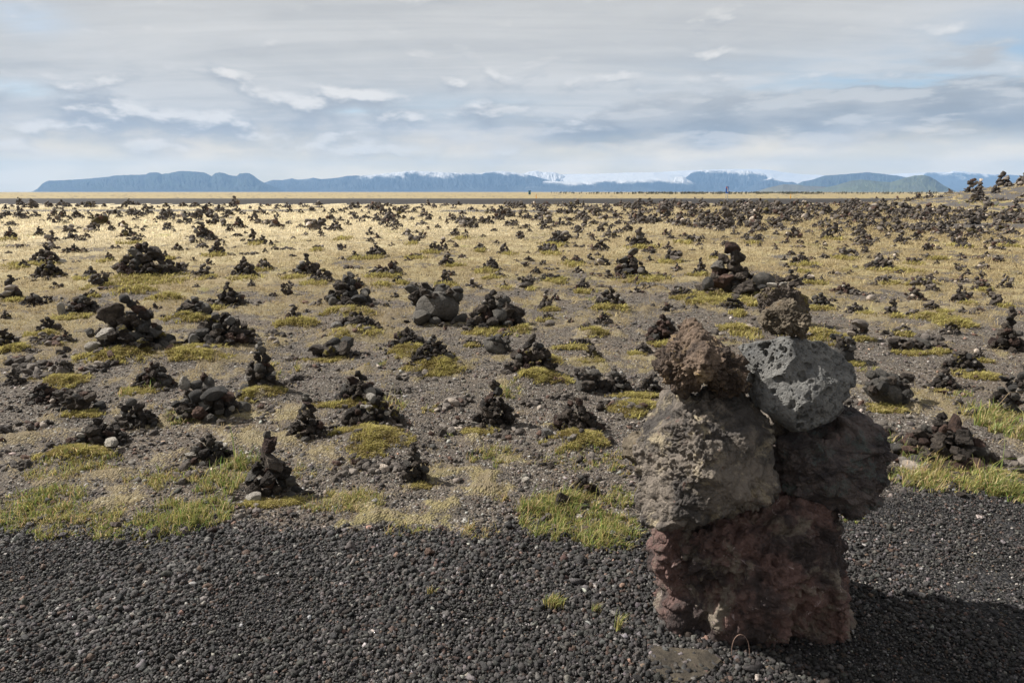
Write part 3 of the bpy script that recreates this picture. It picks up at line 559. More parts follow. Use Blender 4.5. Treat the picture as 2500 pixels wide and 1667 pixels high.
def build_cairns():
    lm = [c for c in CAIRNS if c['nick']]
    used = {}
    order = ['', 'second ', 'third ', 'fourth ', 'fifth ', 'sixth ', 'seventh ', 'eighth ', 'ninth ', 'tenth ', 'eleventh ', 'twelfth ', 'thirteenth ', 'fourteenth ', 'fifteenth ']
    ind = CAIRNS[:300]; rest = CAIRNS[300:]
    todo = []
    for c in ind:
        if c['label']: continue
        b = min(lm, key=lambda l: ((l['px']-c['px'])**2+(1.6*(l['py']-c['py']))**2)/(1+.004*l['w']))
        dx, dy = c['px']-b['px'], (c['py']-b['py'])*1.6
        dr = ('right of' if dx > 0 else 'left of') if abs(dx) > abs(dy) else ('behind' if dy < 0 else 'in front of')
        todo.append((b['nick'], dr, dx*dx+dy*dy, c))
    todo.sort(key=lambda q: q[2])
    for nick, dr, _, c in todo:
        k = used.get((nick, dr), 0); used[(nick, dr)] = k+1
        st = c['st']
        size = 'small ' if c['w'] < 26 else ('' if c['w'] < 50 else 'wide ')
        look = 'mossy ' if 'm' in st else ('pale-topped ' if 'p' in st else ('grey ' if 'g' in st else ('reddish ' if 'r' in st else 'dark ')))
        noun = 'stone tower' if 't' in st else ('low rubble pile' if 'l' in st else ('boulder with stones' if 'b' in st else 'stone heap'))
        which = 'nearest one ' if k == 0 else order[k]+'one '
        c['label'] = lab = f"{size}{look}{noun}, {which}{dr} the {nick}"
        if len(lab.split()) > 16: c['label'] = lab.replace('boulder with stones', 'boulder pile').replace('stone heap', 'heap')
    nstones = 0
    for i, c in enumerate(ind):
        z = float(gz(np.array([c['x']]), np.array([c['y']]))[0])-.01
        big = c['w'] > 62
        n = 94 if c['w'] > 90 else (82 if c['w'] > 62 else (54 if c['w'] > 30 else 30))
        if 'l' in c['st']: n = int(n*.8)
        if c['nick'] == 'boulder cairn behind the stack': HERO2.append((c, z)); continue
        S = pile(c['W'], c['H'], c['st'], n, c['px'])
        for (ex, ey, rx, ry, mk, k) in EXTRA.get(c['nick'], ()):
            up = (c['py']-ey)/max(c['h'], 1); Ye = c['y']-c['W']*.47*max(0, 1-up*1.0); p = on_plane(ex, ey, Ye); t = Ye/ray(ex, ey)[1]
            S.insert(0, (p[0]-c['x'], Ye-c['y'], p[2]-z, 1., (0, .15, rx), np.array([rx*t/F, rx*t/F*.8, ry*t/F])*1.12, mk, k))
        if big:
            root = bpy.data.objects.new('stone_cairn', None); COL.objects.link(root); root.empty_display_size = .1
            root.location = (c['x'], c['y'], z)
            lod = 0 if c['w'] > 110 else 1
            for (x, y, zz, r, rot, sc, mk, k) in S[:98]:
                o = link('stone', STONES[(lod, mk, k)], root)
                o.location = (x, y, zz); o.rotation_euler = rot; o.scale = tuple(sc*r); nstones += 1
        else:
            root = link('stone_cairn', stones_mesh([(0, 0, 0, S)], 2 if c['w'] < 45 else 1))
            root.location = (c['x'], c['y'], z); root.rotation_euler = (0, 0, 0)
        tag(root, c['label'], 'cairn', 'stone cairns across the plain')
    print('cairns', len(ind), 'stones', nstones)
    # the far field: hundreds of tiny heaps that read as one mass
    far = [(c['x'], c['y'], float(gz(np.array([c['x']]), np.array([c['y']]))[0]), pile(c['W'], c['H'], c['st'], 12, c['px'])) for c in rest]
    g = np.random.default_rng(5); cnt = 0
    while cnt < 1420:
        px = g.uniform(-150, 2650); py = 468+np.exp(g.uniform(np.log(27), np.log(300)))
        right = sstep(1150, 1700, px)
        if g.uniform() > .30+.7*right: continue
        if py > 560 and g.uniform() < .55: continue
        if py > 595 and g.uniform() < .6: continue
        gx, gy, t = to_ground(px, py)
        if gy > ROAD0-2: continue
        if cover(np.array([gx]), np.array([gy]))[4][0] > .4 and g.uniform() < .8: continue
        w = g.gamma(4, 4.2)+9; w = min(w, 40)*(1-.3*sstep(540, 490, py))
        W = w*t/F; H = W*g.uniform(.35, .8)
        far.append((gx, gy, float(gz(np.array([gx]), np.array([gy]))[0]), pile(W, H, g.choice(['h', 'h', 'h', 't', 'l', 'hm', 'hg']), 11, px+py))); cnt += 1
    # crest of the hill at the right
    for _ in range(40):
        gx, gy = g.uniform(38, 60), g.uniform(46, 66); W = g.uniform(.5, 1.5)
        far.append((gx, gy, float(gz(np.array([gx]), np.array([gy]))[0]), pile(W, W*g.uniform(.5, .9), 'h', 12, gx)))
    for (px, Y, W) in ((1446, 115, .5), (98, 112, .8), (72, 110, .5), (112, 116, .6), (1112, 112, .6), (1490, 113, .3), (1824, 112, .5), (1760, 111, .4)):
        gx = (px-1250)/F*Y/1.02
        far.append((gx, Y, .02, pile(W, W*.6, 'h', 9, px)))
    tag(link('distant_cairns', stones_mesh(far, 2)), 'mass of tiny dark cairns scattered over the far plain up to the road', 'cairns', kind='stuff')
build_cairns()
def rubble():   # stones that have tumbled off, lying round the heaps and in small spills between them
    g = np.random.default_rng(91); L = []
    for c in CAIRNS[:300]:
        if c['t'] > 26: continue
        for _ in range(int(9+c['w']*.09)):
            a = g.uniform(0, 2*pi); q = c['W']*g.uniform(.42, .95); x, y = c['x']+q*cos(a), c['y']+q*sin(a)*.8; r = c['W']*g.uniform(.03, .085)
            L.append((x, y, r))
    n = 0
    while n < 140:
        px, py = g.uniform(-40, 2540), g.uniform(600, 1180); gx, gy, t = to_ground(px, py)
        if any(abs(c['px']-px) < c['w']*.7 and -c['h'] < py-c['py'] < 16 for c in CAIRNS[:300]): continue
        w = g.uniform(26, 66)*(.6+.5*sstep(600, 1000, py))*t/F; n += 1
        for _ in range(g.integers(7, 20)):
            L.append((gx+g.normal(0, w*.34), gy+g.normal(0, w*.26), w*g.uniform(.10, .24)))
    P = []
    for (x, y, r) in L:
        mk, k = pick([1, 0, .30, .05, .15])
        P.append((x, y, r, mk, k))
    z = gz(np.array([q[0] for q in P]), np.array([q[1] for q in P]))
    piles = [(x, y, zz, [(0, 0, r*.35, r, tuple(g.uniform(-.6, .6, 2))+(g.uniform(0, 6.28),), g.uniform([1, .9, .7], [1.5, 1.2, 1.0]), mk, k)]) for (x, y, r, mk, k), zz in zip(P, z)]
    tag(link('loose_rubble', stones_mesh(piles, 2)), 'small tumbled stones and spills of rubble strewn between the cairns', 'rubble', kind='stuff')
rubble()

# ------------------------------------------------------------------ loose pebbles and gravel
def scatter_pebbles(name, P, size, cols, sub, mat, label, seed, flat=.7):
    g = np.random.default_rng(seed); v0, f = ico(sub); n = len(P); m = len(v0)
    var = []
    for k in range(10):
        v = v0*g.uniform(.75, 1.2, 3)
        for _ in range(5):
            nn = g.normal(size=3); nn /= np.linalg.norm(nn); e = v@nn-g.uniform(.55, .8); v = v-np.outer(np.clip(e, 0, None), nn)*.95
        v = v*(1+.75*noise3(v*1.7+g.uniform(0, 50, 3)))[:, None]; var.append(v)
    var = np.array(var)
    a = g.uniform(0, 2*pi, n); b = g.uniform(-.7, .7, n)
    X = var[g.integers(0, 10, n)]*size[:, None, None]*np.stack([g.uniform(.85, 1.3, n), g.uniform(.85, 1.1, n), g.uniform(flat, 1, n)], 1)[:, None, :]
    ca, sa, cb, sb = np.cos(a)[:, None], np.sin(a)[:, None], np.cos(b)[:, None], np.sin(b)[:, None]
    x, y, z = X[..., 0], X[..., 1], X[..., 2]
    y, z = y*cb-z*sb, y*sb+z*cb
    x, y = x*ca-y*sa, x*sa+y*ca
    V = np.stack([x, y, z], -1)+P[:, None, :]
    Fc = f[None]+(np.arange(n)*m)[:, None, None]
    me = mesh_np(name, V.reshape(-1, 3), Fc.reshape(-1, 3), cols=np.repeat(cols, m, 0), mat=mat, smooth=True)
    tag(link(name, me), label, 'gravel', kind='stuff')
T = NT('pebble'); p = T.pos(); nz = T.noise(p, 160, 4, .7)
T.set(T.b.inputs['Base Color'], T.mix(1.0, T.attr('col'), T.mix(T.ramp(nz, .3, .7), (.6, .6, .6), (1.35, 1.33, 1.3)), 'MULTIPLY'))
T.b.inputs['Roughness'].default_value = .72; T.b.inputs['Specular IOR Level'].default_value = .35
T.set(T.b.inputs['Normal'], T.bump(nz, .006, .9)); M_PEB = T.m
def stone_cols(g, n, base=(.036, .034, .033), pale=.03):
    c = np.array(base)*g.lognormal(0, .55, n)[:, None]*np.array([1, 1, 1])*(1+g.normal(0, .035, (n, 3)))
    r = g.uniform(size=n); c[r < .10] *= np.array([1.6, 1.15, .95]); c[(r > .10) & (r < .2)] *= np.array([2.2, 2.2, 2.25])
    m = r > 1-pale; c[m] = np.array([.32, .30, .27])*g.uniform(.5, 1.2, m.sum())[:, None]*(1+g.normal(0, .03, (m.sum(), 3)))
    return np.clip(c, .006, .7)
def gravel():
    g = np.random.default_rng(11); n = 205000
    y = g.uniform(1.55, 3.75, n); x = g.uniform(-1, 1, n)*(y*.92+.6)
    e = edge_y(x)+.10*noise2(x*4, y*4); keep = y < e+g.exponential(.05, n)
    x, y = x[keep], y[keep]; n = len(x)
    right = sstep(.9, 1.4, x)
    coarse = fbm2(x*1.6+4, y*1.6, 3)
    s = g.lognormal(np.log(.0062), .30, n)*.94*(1-.25*right)*(1+.5*coarse)
    z = gz(x, y)+s*g.uniform(.1, 1.1, n)+.012*fbm2(x*3, y*3, 3)
    cc = stone_cols(g, n, (.036, .033, .031), .011); P = np.stack([x, y, z], 1); b = s > .0066
    scatter_pebbles('gravel', P[b], s[b], cc[b], 2, M_PEB, 'loose black lava gravel covering the whole foreground', 21)
    scatter_pebbles('fine_gravel', P[~b], s[~b], cc[~b], 1, M_PEB, 'fine black grit between the loose foreground gravel', 23)
    m = 700; xx = g.uniform(-2.6, 2.6, m); yy = edge_y(xx)+g.normal(-.06, .16, m); k = g.uniform(size=m) < .25+.75*np.exp(-((xx-.25)/.55)**2); xx, yy = xx[k], yy[k]; m = len(xx)
    ss = g.lognormal(np.log(.013), .35, m); scatter_pebbles('lava_clasts', np.stack([xx, yy, gz(xx, yy)+ss*.5], 1), ss, stone_cols(g, m, (.042, .036, .033), .02), 3, M_PEB, 'larger lava lumps along the edge of the black gravel', 24)
    # scattered little stones on the plain
    n = 150000; d = np.exp(g.uniform(np.log(2.9), np.log(15), n)); a = g.uniform(-.75, .75, n); x = d*np.sin(a); y = d*np.cos(a)
    gr, mo, gv, tn, tk = cover(x, y); keep = (y > edge_y(x)-.05) & (g.uniform(size=n) > gr*.92) & (g.uniform(size=n) > mo*.8); x, y, d = x[keep], y[keep], d[keep]; n = len(x)
    s = g.lognormal(np.log(.0036), .55, n)*(1+.04*d); s = np.clip(s, .0025, .03)
    P = np.stack([x, y, gz(x, y)+s*.25], 1)
    scatter_pebbles('pebbles', P, s, stone_cols(g, n, (.066, .056, .048), .075), 1, M_PEB, 'small mixed pebbles strewn over the bare grey soil of the plain', 22)
gravel()

# ------------------------------------------------------------------ grass and moss
def blades(name, x, y, h, w, lean, col, label, cat, seed, mat, z=None, kind='stuff', droop=.6):
    g = np.random.default_rng(seed); n = len(x); z = gz(x, y)-.004 if z is None else z
    a = g.uniform(0, 2*pi, n); fa = g.uniform(0, 2*pi, n)
    wx, wy = np.cos(fa)*w*.5, np.sin(fa)*w*.5
    lx, ly = np.cos(a)*h*lean+.22*h, np.sin(a)*h*lean-.05*h      # the wind leans them a little to the right
    zero = np.zeros(n)
    b0 = np.stack([x-wx, y-wy, z], 1); b1 = np.stack([x+wx, y+wy, z], 1)
    mx, my, mz = x+lx*.38, y+ly*.38, z+h*.62
    m0 = np.stack([mx-wx*.75, my-wy*.75, mz], 1); m1 = np.stack([mx+wx*.75, my+wy*.75, mz], 1)
    tp = np.stack([x+lx, y+ly, z+h*(1-droop*np.minimum(lean, 1)*.5)], 1)
    V = np.stack([b0, b1, m0, m1, tp], 1).reshape(-1, 3)
    t = np.array([[0, 1, 3], [0, 3, 2], [2, 3, 4]]); Fc = (t[None]+(np.arange(n)*5)[:, None, None]).reshape(-1, 3)
    me = mesh_np(name, V, Fc, cols=np.repeat(col, 5, 0), mat=mat)
    return tag(link(name, me), label, cat, kind=kind)
def grass_material():
    m = bpy.data.materials.new('grass blade'); m.use_nodes = True; t = m.node_tree; t.nodes.clear()
    at = t.nodes.new('ShaderNodeAttribute'); at.attribute_name = 'col'
    d = t.nodes.new('ShaderNodeBsdfDiffuse'); tr = t.nodes.new('ShaderNodeBsdfTranslucent'); mx = t.nodes.new('ShaderNodeMixShader'); o = t.nodes.new('ShaderNodeOutputMaterial')
    mx.inputs[0].default_value = .38
    t.links.new(at.outputs[0], d.inputs[0]); t.links.new(at.outputs[0], tr.inputs[0]); t.links.new(d.outputs[0], mx.inputs[1]); t.links.new(tr.outputs[0], mx.inputs[2]); t.links.new(mx.outputs[0], o.inputs[0])
    return m
M_GRASS = grass_material()
GREEN = np.array([.15, .195, .055]); YEL = np.array([.31, .28, .10]); STRAW = np.array([.44, .35, .19]); MOSS = np.array([.20, .17, .04])
def mixcol(g, n, ws):
    ks = g.choice(4, n, p=np.array(ws)/sum(ws)); base = np.array([GREEN, YEL, STRAW, MOSS])[np.where(g.uniform(size=n) < .33, g.choice([1, 2], n), ks)]
    return base*g.lognormal(0, .22, n)[:, None]*(1+g.normal(0, .07, (n, 3)))
GRASS_PX = [ # cx, cy, w, h, blade height px, (green, yellow, straw, moss), density
 (60, 1245, 190, 120, 34, (5, 4, 1, 1), 1), (200, 1268, 170, 90, 26, (3, 5, 2, 1), .8), (290, 1300, 120, 46, 26, (6, 3, 1, 0), 1.2), (450, 1262, 200, 84, 40, (6, 4, 1, 0), 1.2), (370, 1318, 90, 34, 24, (5, 3, 2, 0), .7),
 (560, 1170, 110, 90, 50, (6, 3, 2, 0), .8), (390, 1170, 170, 50, 26, (2, 5, 3, 1), .7), (180, 1140, 190, 60, 24, (2, 5, 3, 2), .7), (835, 1228, 180, 52, 30, (3, 5, 3, 1), 1), (340, 952, 70, 34, 26, (5, 3, 2, 0), .9),
 (470, 1012, 140, 44, 28, (5, 3, 3, 0), .8), (1200, 1118, 100, 40, 28, (3, 5, 2, 0), 1), (920, 893, 50, 16, 18, (4, 5, 1, 0), .8), (1040, 1003, 54, 22, 18, (1, 5, 3, 0), .7), (1086, 1068, 32, 14, 16, (6, 4, 0, 0), 1),
 (1345, 1262, 150, 100, 46, (6, 4, 1, 0), 1.3), (1475, 1300, 170, 84, 38, (5, 4, 1, 0), 1.2), (1410, 1232, 120, 40, 30, (4, 4, 3, 0), .8), (1508, 1216, 80, 46, 34, (5, 4, 1, 0), 1), (1170, 1302, 90, 34, 34, (0, 1, 6, 0), .7),
 (985, 1300, 120, 36, 30, (3, 3, 3, 0), .3), (1260, 1215, 120, 26, 22, (1, 3, 5, 0), .4), (2290, 1172, 230, 60, 48, (4, 4, 3, 0), 1), (2440, 1190, 130, 70, 46, (7, 3, 1, 0), 1.2), (2465, 1045, 130, 100, 46, (5, 4, 3, 0), 1), (2222, 1115, 60, 70, 50, (5, 4, 2, 0), .8),
 (2078, 1268, 55, 18, 18, (6, 4, 0, 0), .8), (720, 1150, 150, 30, 16, (1, 4, 4, 1), .5), (640, 900, 60, 30, 22, (2, 4, 4, 0), .8), (690, 915, 60, 40, 24, (3, 4, 4, 0), .6), (1240, 965, 60, 40, 30, (4, 4, 2, 0), .6), (955, 1000, 60, 40, 34, (4, 3, 4, 0), .7),
 (2100, 905, 110, 20, 20, (3, 4, 3, 0), .4), (2330, 965, 80, 18, 18, (4, 4, 2, 0), .5), (1260, 815, 70, 16, 22, (4, 4, 2, 0), .7), (300, 880, 120, 20, 18, (4, 4, 3, 0), .5), (1420, 1120, 200, 50, 18, (3, 4, 3, 2), .5), (1510, 1140, 70, 60, 22, (3, 4, 3, 2), .6),
 (345, 700, 120, 14, 14, (5, 4, 2, 0), .7), (1790, 708, 120, 12, 14, (5, 4, 1, 0), .5), (1990, 820, 90, 34, 20, (1, 3, 6, 1), 1), (1440, 730, 40, 8, 12, (5, 4, 1, 0), .6), (2395, 516, 50, 8, 8, (6, 4, 0, 0), .9), (2300, 530, 50, 8, 7, (5, 4, 1, 0), .6), (500, 588, 40, 6, 8, (3, 6, 1, 0), .8), (530, 556, 40, 6, 8, (3, 6, 1, 0), .8)]
def patch_points(g, n, px, py, w, h):
    gx, gy, t = to_ground(px, py); W = w*t/F*.5
    y1 = to_ground(px, py+h*.5)[1]; y0 = to_ground(px, py-h*.5)[1]; L = max((y0-y1)*.5, W*.25)
    r = np.sqrt(g.uniform(0, 1, n))*g.uniform(.75, 1.12, n); a = g.uniform(0, 2*pi, n)
    # clumped: tufts inside the patch
    k = max(6, n//26); ci = (k*g.uniform(0, 1, n)**1.6).astype(int); cr = g.uniform(0, 1, k)**.62*1.12; ca = g.uniform(0, 2*pi, k)
    x = gx+W*cr[ci]*np.cos(ca[ci])+g.normal(0, W*.07, n)*(.5+r*.8); y = gy+L*cr[ci]*np.sin(ca[ci])+g.normal(0, W*.06, n)*(.5+r*.8)
    keep = g.uniform(size=n) < .35+1.6*np.clip(.35+fbm2(x*6, y*6+gx, 3), 0, 1)
    return x[keep], y[keep], t
def grass():
    g = np.random.default_rng(31); X = []; Y = []; H = []; C = []; Wd = []; Ln = []
    for (px, py, w, h, bh, ws, dens) in GRASS_PX:
        n = int(np.clip(w*h*.27*dens, 120, 5000)); x, y, t = patch_points(g, n, px, py, w, h)
        X.append(x); Y.append(y); n = len(x); H.append(bh*t/F*g.lognormal(-.35, .45, n)*.55*(1+.9*fbm2(x*5+2, y*5, 2))); Wd.append(np.clip(2.1*t/F*g.uniform(.6, 1.2, n), .0012, .05)); C.append(mixcol(g, n, ws)); Ln.append(g.uniform(.15, .95, n))
    blades('grass', np.concatenate(X), np.concatenate(Y), np.concatenate(H), np.concatenate(Wd), np.concatenate(Ln), np.concatenate(C), 'fresh green and yellow grass in patches along the gravel edge and beside cairns', 'grass', 32, M_GRASS)
    # moss cushions: dense short fibres
    X = []; Y = []; H = []; C = []; Wd = []; Ln = []
    for i, (px, py, w, h) in enumerate(MOSS_PX):
        n = int(np.clip(w*h*1.15, 420, 17000)); gx, gy, t = to_ground(px, py); W = w*t/F*.5
        y1 = to_ground(px, py+h*.5)[1]; y0 = to_ground(px, py-h*.5)[1]; L = max((y0-y1)*.5, W*.3)
        r = np.sqrt(g.uniform(0, 1, n)); a = g.uniform(0, 2*pi, n); x = gx+W*r*np.cos(a); y = gy+L*r*np.sin(a)
        keep = g.uniform(size=n) < np.clip(1.7*(.86-r+1.15*fbm2(x*4.2, y*4.2+i, 4, .65)), 0, 1); x, y = x[keep], y[keep]; n = len(x)
        tone = np.clip(.5+1.2*fbm2(x*7, y*7, 3), 0, 1)[:, None]
        c = (np.array([.19, .145, .055])*(1-tone)+np.array([.41, .36, .13])*tone)*g.lognormal(0, .2, n)[:, None]
        X.append(x); Y.append(y); H.append(g.uniform(7, 15, n)*t/F*(.5+.8*tone[:, 0])); Wd.append(2.6*t/F*g.uniform(.7, 1.3, n)); st = g.uniform(size=n) < .12; c[st] = STRAW*g.uniform(.6, 1.1, st.sum())[:, None]; C.append(c); Ln.append(g.uniform(.2, 1.2, n))
    blades('moss', np.concatenate(X), np.concatenate(Y), np.concatenate(H), np.concatenate(Wd), np.concatenate(Ln), np.concatenate(C), 'yellow-green moss carpets around the feet of the nearer cairns', 'moss', 33, M_GRASS)
    # dry tufts over the plain
    n = 330000; d = np.exp(g.uniform(np.log(3.2), np.log(86), n)); a = g.uniform(-.74, .74, n); x = d*np.sin(a); y = d*np.cos(a)
    dn = np.exp(g.uniform(np.log(3.1), np.log(16), 260000)); an = g.uniform(-.74, .74, 260000); x = np.concatenate([x, dn*np.sin(an)]); y = np.concatenate([y, dn*np.cos(an)]); d = np.concatenate([d, dn]); n = len(x)
    # gather blades into tufts
    k = n//9; ci = g.integers(0, k, n); x = x[ci]+g.normal(0, .0042, n)*d[ci]; y = y[ci]+g.normal(0, .0042, n)*d[ci]; d = np.sqrt(x*x+y*y)
    gr, mo, gv, tn, tk = cover(x, y)
    pr = np.maximum(gr, mo*.8)*(1-tk)*(1-gv); keep = (g.uniform(size=n) < pr*.95) & (y < ROAD0-1.5); x, y, d, gr, mo, tn = [q[keep] for q in (x, y, d, gr, mo, tn)]; n = len(x)
    t1 = np.array([.33, .26, .145]); t2 = np.array([.66, .575, .40]); mc = np.array([.23, .19, .05])
    c = t1*(1-tn[:, None])+t2*tn[:, None]; f = (np.clip(mo-gr*.6, 0, 1)*.8)[:, None]; c = c*(1-f)+mc*f
    gn = sstep(.25, .6, fbm2(x*.5+40, y*.5, 3))[:, None]*.6; c = c*(1-gn)+np.array([.24, .235, .06])*gn
    c = c*g.lognormal(0, .28, n)[:, None]
    blades('dry_grass', x, y, (.018+.0026*np.minimum(d, 45))*g.lognormal(-.1, .4, n), np.clip(.00075*d, .002, .05), g.uniform(.4, 1.5, n), c, 'short dry straw-coloured grass over the plain', 'dry grass', 34, M_GRASS)
    # countable lone tufts in the black gravel
    for (px, py, w, h, n, lab) in ((1352, 1482, 52, 34, 240, 'broad low grass tuft alone in the black gravel'), (1452, 1498, 22, 34, 40, 'small thin grass tuft between two others in black gravel'), (1508, 1540, 22, 56, 46, 'tall narrow grass tuft beside the foreground boulders in black gravel'), (1050, 1452, 22, 26, 26, 'sparse pale grass sprig in black gravel, left of the other tufts')):
        gx, gy, t = to_ground(px, py); s = w*t/F*.38
        x = gx+g.normal(0, s*.5, n); y = gy+g.normal(0, s*.4, n)
        z = gz(x, y)+.004
        o = blades('grass_tuft', x-gx, y-gy, h*t/F*g.uniform(.5, 1.1, n), np.full(n, 1.9*t/F), g.uniform(.1, .6, n), mixcol(g, n, (4, 5, 2, 0)), lab, 'grass tuft', 35, M_GRASS, z=z, kind=None)
        o.location = (gx, gy, 0); o['group'] = 'lone tufts in the gravel'
grass()

# ------------------------------------------------------------------ foreground boulders
ICO8 = ico(8)
def boulder(name, outline, Y, depth, mat, label, seed, amp=(.05, .03, .015, .006), pitsets=(), sq=.8, billow=True, scale=1.0, lean=0., crack=0., rough=1.0, ledge=.0, fit=.98, facets=14):
    """outline in photo pixels; gives a solid of real thickness about the plane y=Y"""
    P = np.array([on_plane(a, b, Y) for a, b in outline])[:, [0, 2]]; P = P.mean(0)+(P-P.mean(0))*fit
    n = len(P); area = 0; c = np.zeros(2)
    for i in range(n):
        p, q = P[i], P[(i+1) % n]; cr = p[0]*q[1]-q[0]*p[1]; area += cr; c += (p+q)*cr
    c /= 3*area
    # dense resample then polar radius
    Q = np.vstack([P+(np.roll(P, -1, 0)-P)*k/12 for k in range(12)])-c
    al = np.arctan2(Q[:, 1], Q[:, 0]); rad = np.hypot(Q[:, 0], Q[:, 1])
    grid = np.linspace(-pi, pi, 721); bins = np.zeros(721); o = np.argsort(al); al, rad = al[o], rad[o]
    bins = np.interp(grid, np.concatenate([al-2*pi, al, al+2*pi]), np.tile(rad, 3))
    k = np.ones(5)/5; b = np.convolve(np.concatenate([bins[-9:-1], bins, bins[1:9]]), k, 'same')[8:-8]
    u, f = ICO8
    a = np.arctan2(u[:, 2], u[:, 0]); rho = np.hypot(u[:, 0], u[:, 2]); R = np.interp(a, grid, b)
    rr = R*rho**.9
    v = np.stack([np.cos(a)*rr, np.sign(u[:, 1])*np.abs(u[:, 1])**sq*depth, np.sin(a)*rr], 1)
    v[:, 1] += lean*v[:, 2]
    off = np.array([seed*3.7, seed*1.3, seed*7.1])
    # big facets/lumps move the faces in depth but keep the outline
    w = (1-rho**6)
    v[:, 1] += w*np.sign(u[:, 1])*depth*.45*noise3(v*3.2+off)
    v[:, 1] += w*np.sign(u[:, 1])*depth*.22*noise3(v*7+off)
    gq = np.random.default_rng(seed+50)      # broken planes on the faces, the outline kept
    for _ in range(facets):
        nn = gq.normal(size=3)*np.array([.75, 1.15, .75]); nn[1] = nn[1] if abs(nn[1]) > .45 else .45*np.sign(nn[1]+1e-9); nn /= np.linalg.norm(nn)
        pr = v@nn; e = pr-pr.max()*gq.uniform(.74, .92); v = v-np.outer(np.clip(e, 0, None), nn)*.92
    nr = vnormals(v, f); patchy = sstep(-.25, .3, noise3(v*5+off*1.9))
    h = np.zeros(len(v)); fr = 5.5
    for i, am in enumerate(amp):
        q = v*fr*scale+off
        if i < 2: q = q+.35*noise3(v*9+off)[:, None]
        nn = noise3(q)
        h += am*(2*np.abs(nn)-.55)*((.4+.8*patchy) if i > 1 else 1)
        fr *= 2.1
    if ledge:     # broken faces: stepped shelves with sharp lips
        for fq, la in ((5, 1.), (11, .55)):
            q = 3.2*(noise3(v*fq+off*1.7+.25*noise3(v*18)[:, None])+.35*(v@np.array([.5, .3, .8]))*fq*.4); fl = np.floor(q)
            h += ledge*la*(.25+.75*patchy)*((fl+sstep(.62, 1., q-fl)-q))
    hi = .5*np.abs(noise3(v*75+off))+.35*np.abs(noise3(v*150+off))+.55*noise3(v*38+off)
    h += .0085*rough*hi*(.35+1.0*patchy); h -= h.mean()
    if crack:
        nn = noise3(v*np.array([4, 4, 9])+off*2); h -= crack*(1-sstep(0, .035, np.abs(nn)))
    v = v+nr*h[:, None]*.9
    for (sc, dep, thr, frac) in pitsets:
        d, val = worley(v*sc+off+.25*noise3(v*sc*1.7)[:, None]*np.ones(3)); zone = sstep(-.25, .15, noise3(v*4+off))
        v = v-nr*(dep*(1-sstep(thr*.55, thr, d))*(val < frac)*(.45+.55*zone))[:, None]
    org = np.array([c[0], Y, 0]); v[:, 2] += c[1]
    me = mesh_np(name, v, f, mat=mat); o = link(name, me); o.location = (c[0], Y, 0)
    return tag(o, label, 'boulder', 'boulders of the big foreground stack')
def z4(s): return [(1500+float(a)*.3827, 650+float(b)*.3827) for a, b in (q.split(',') for q in s.split())]
def full(s): return [(float(a)*1.063, float(b)*1.063) for a, b in (q.split(',') for q in s.split())]
mA = rock_mat('brown crusty lava', (.062, .046, .037), (.185, .132, .095), (.28, .20, .12), .54, fine=6, vary=False, spots=(.23, .15, .045), crisp=.10)
mB = rock_mat('grey brown lava', (.075, .066, .060), (.20, .168, .138), (.36, .30, .205), .53, fine=3.2, vary=False, spots=(.12, .075, .06), crisp=.09)
mC = rock_mat('vesicular grey lava', (.14, .137, .132), (.215, .208, .193), (.15, .15, .147), .55, fine=5, vary=False)
mD = rock_mat('dark purple lava', (.048, .041, .042), (.125, .100, .092), (.095, .108, .10), .52, fine=4, vary=False, spots=(.15, .10, .09), crisp=.09)
mE = rock_mat('red lava base', (.058, .044, .041), (.165, .100, .086), (.22, .185, .145), .51, fine=3.0, vary=False, spots=(.42, .33, .31), crisp=.08)
mF = rock_mat('tan lava', (.10, .080, .058), (.19, .155, .11), (.20, .12, .05), .57, fine=7, vary=False)
boulder('boulder', full('1503,1235 1520,1180 1600,1160 1700,1150 1800,1125 1880,1135 1936,1165 1950,1205 1938,1240 1950,1285 1956,1320 1944,1345 1952,1385 1958,1405 1925,1442 1870,1462 1800,1492 1720,1510 1640,1504 1560,1480 1508,1458 1503,1420 1520,1330 1508,1280'), 2.38, .25, mE,
        'huge knobbly red-brown boulder at the bottom of the foreground stack', 1, amp=(.022, .024, .016, .009), sq=.7, lean=.05, rough=1.9, fit=1.0, ledge=.015, pitsets=((60, .005, .4, .5),))
boulder('boulder', [(1649, 953), (1700, 957), (1745, 950), (1790, 960), (1833, 982), (1860, 997), (1882, 1017), (1894, 1033), (1880, 1056), (1877, 1102), (1870, 1128), (1887, 1155), (1893, 1188), (1870, 1210), (1784, 1228), (1726, 1238), (1707, 1252), (1638, 1270), (1600, 1262), (1557, 1252), (1542, 1201), (1540, 1159), (1550, 1109), (1557, 1082), (1588, 1048), (1615, 1017), (1638, 987)],
        2.34, .25, mB, 'large round grey-brown boulder on the left of the foreground stack, under the arched one', 2, amp=(.014, .017, .012, .007), sq=.86, lean=.22, rough=1.5, ledge=.012, pitsets=((70, .004, .4, .5),))
boulder('boulder', z4('1000,1000 1100,1000 1280,1040 1370,1000 1420,935 1480,912 1560,910 1640,950 1690,1040 1712,1100 1692,1200 1672,1290 1622,1340 1582,1372 1592,1450 1572,1520 1530,1560 1485,1592 1420,1570 1330,1512 1200,1470 1100,1445 1030,1400 1008,1300 972,1200 983,1090'),
        2.43, .21, mD, 'blackish purple cracked boulder on the right of the foreground stack, in shade', 3, amp=(.016, .014, .009, .005), sq=.75, lean=.0, crack=.006, rough=1.5, ledge=.014, fit=.945)
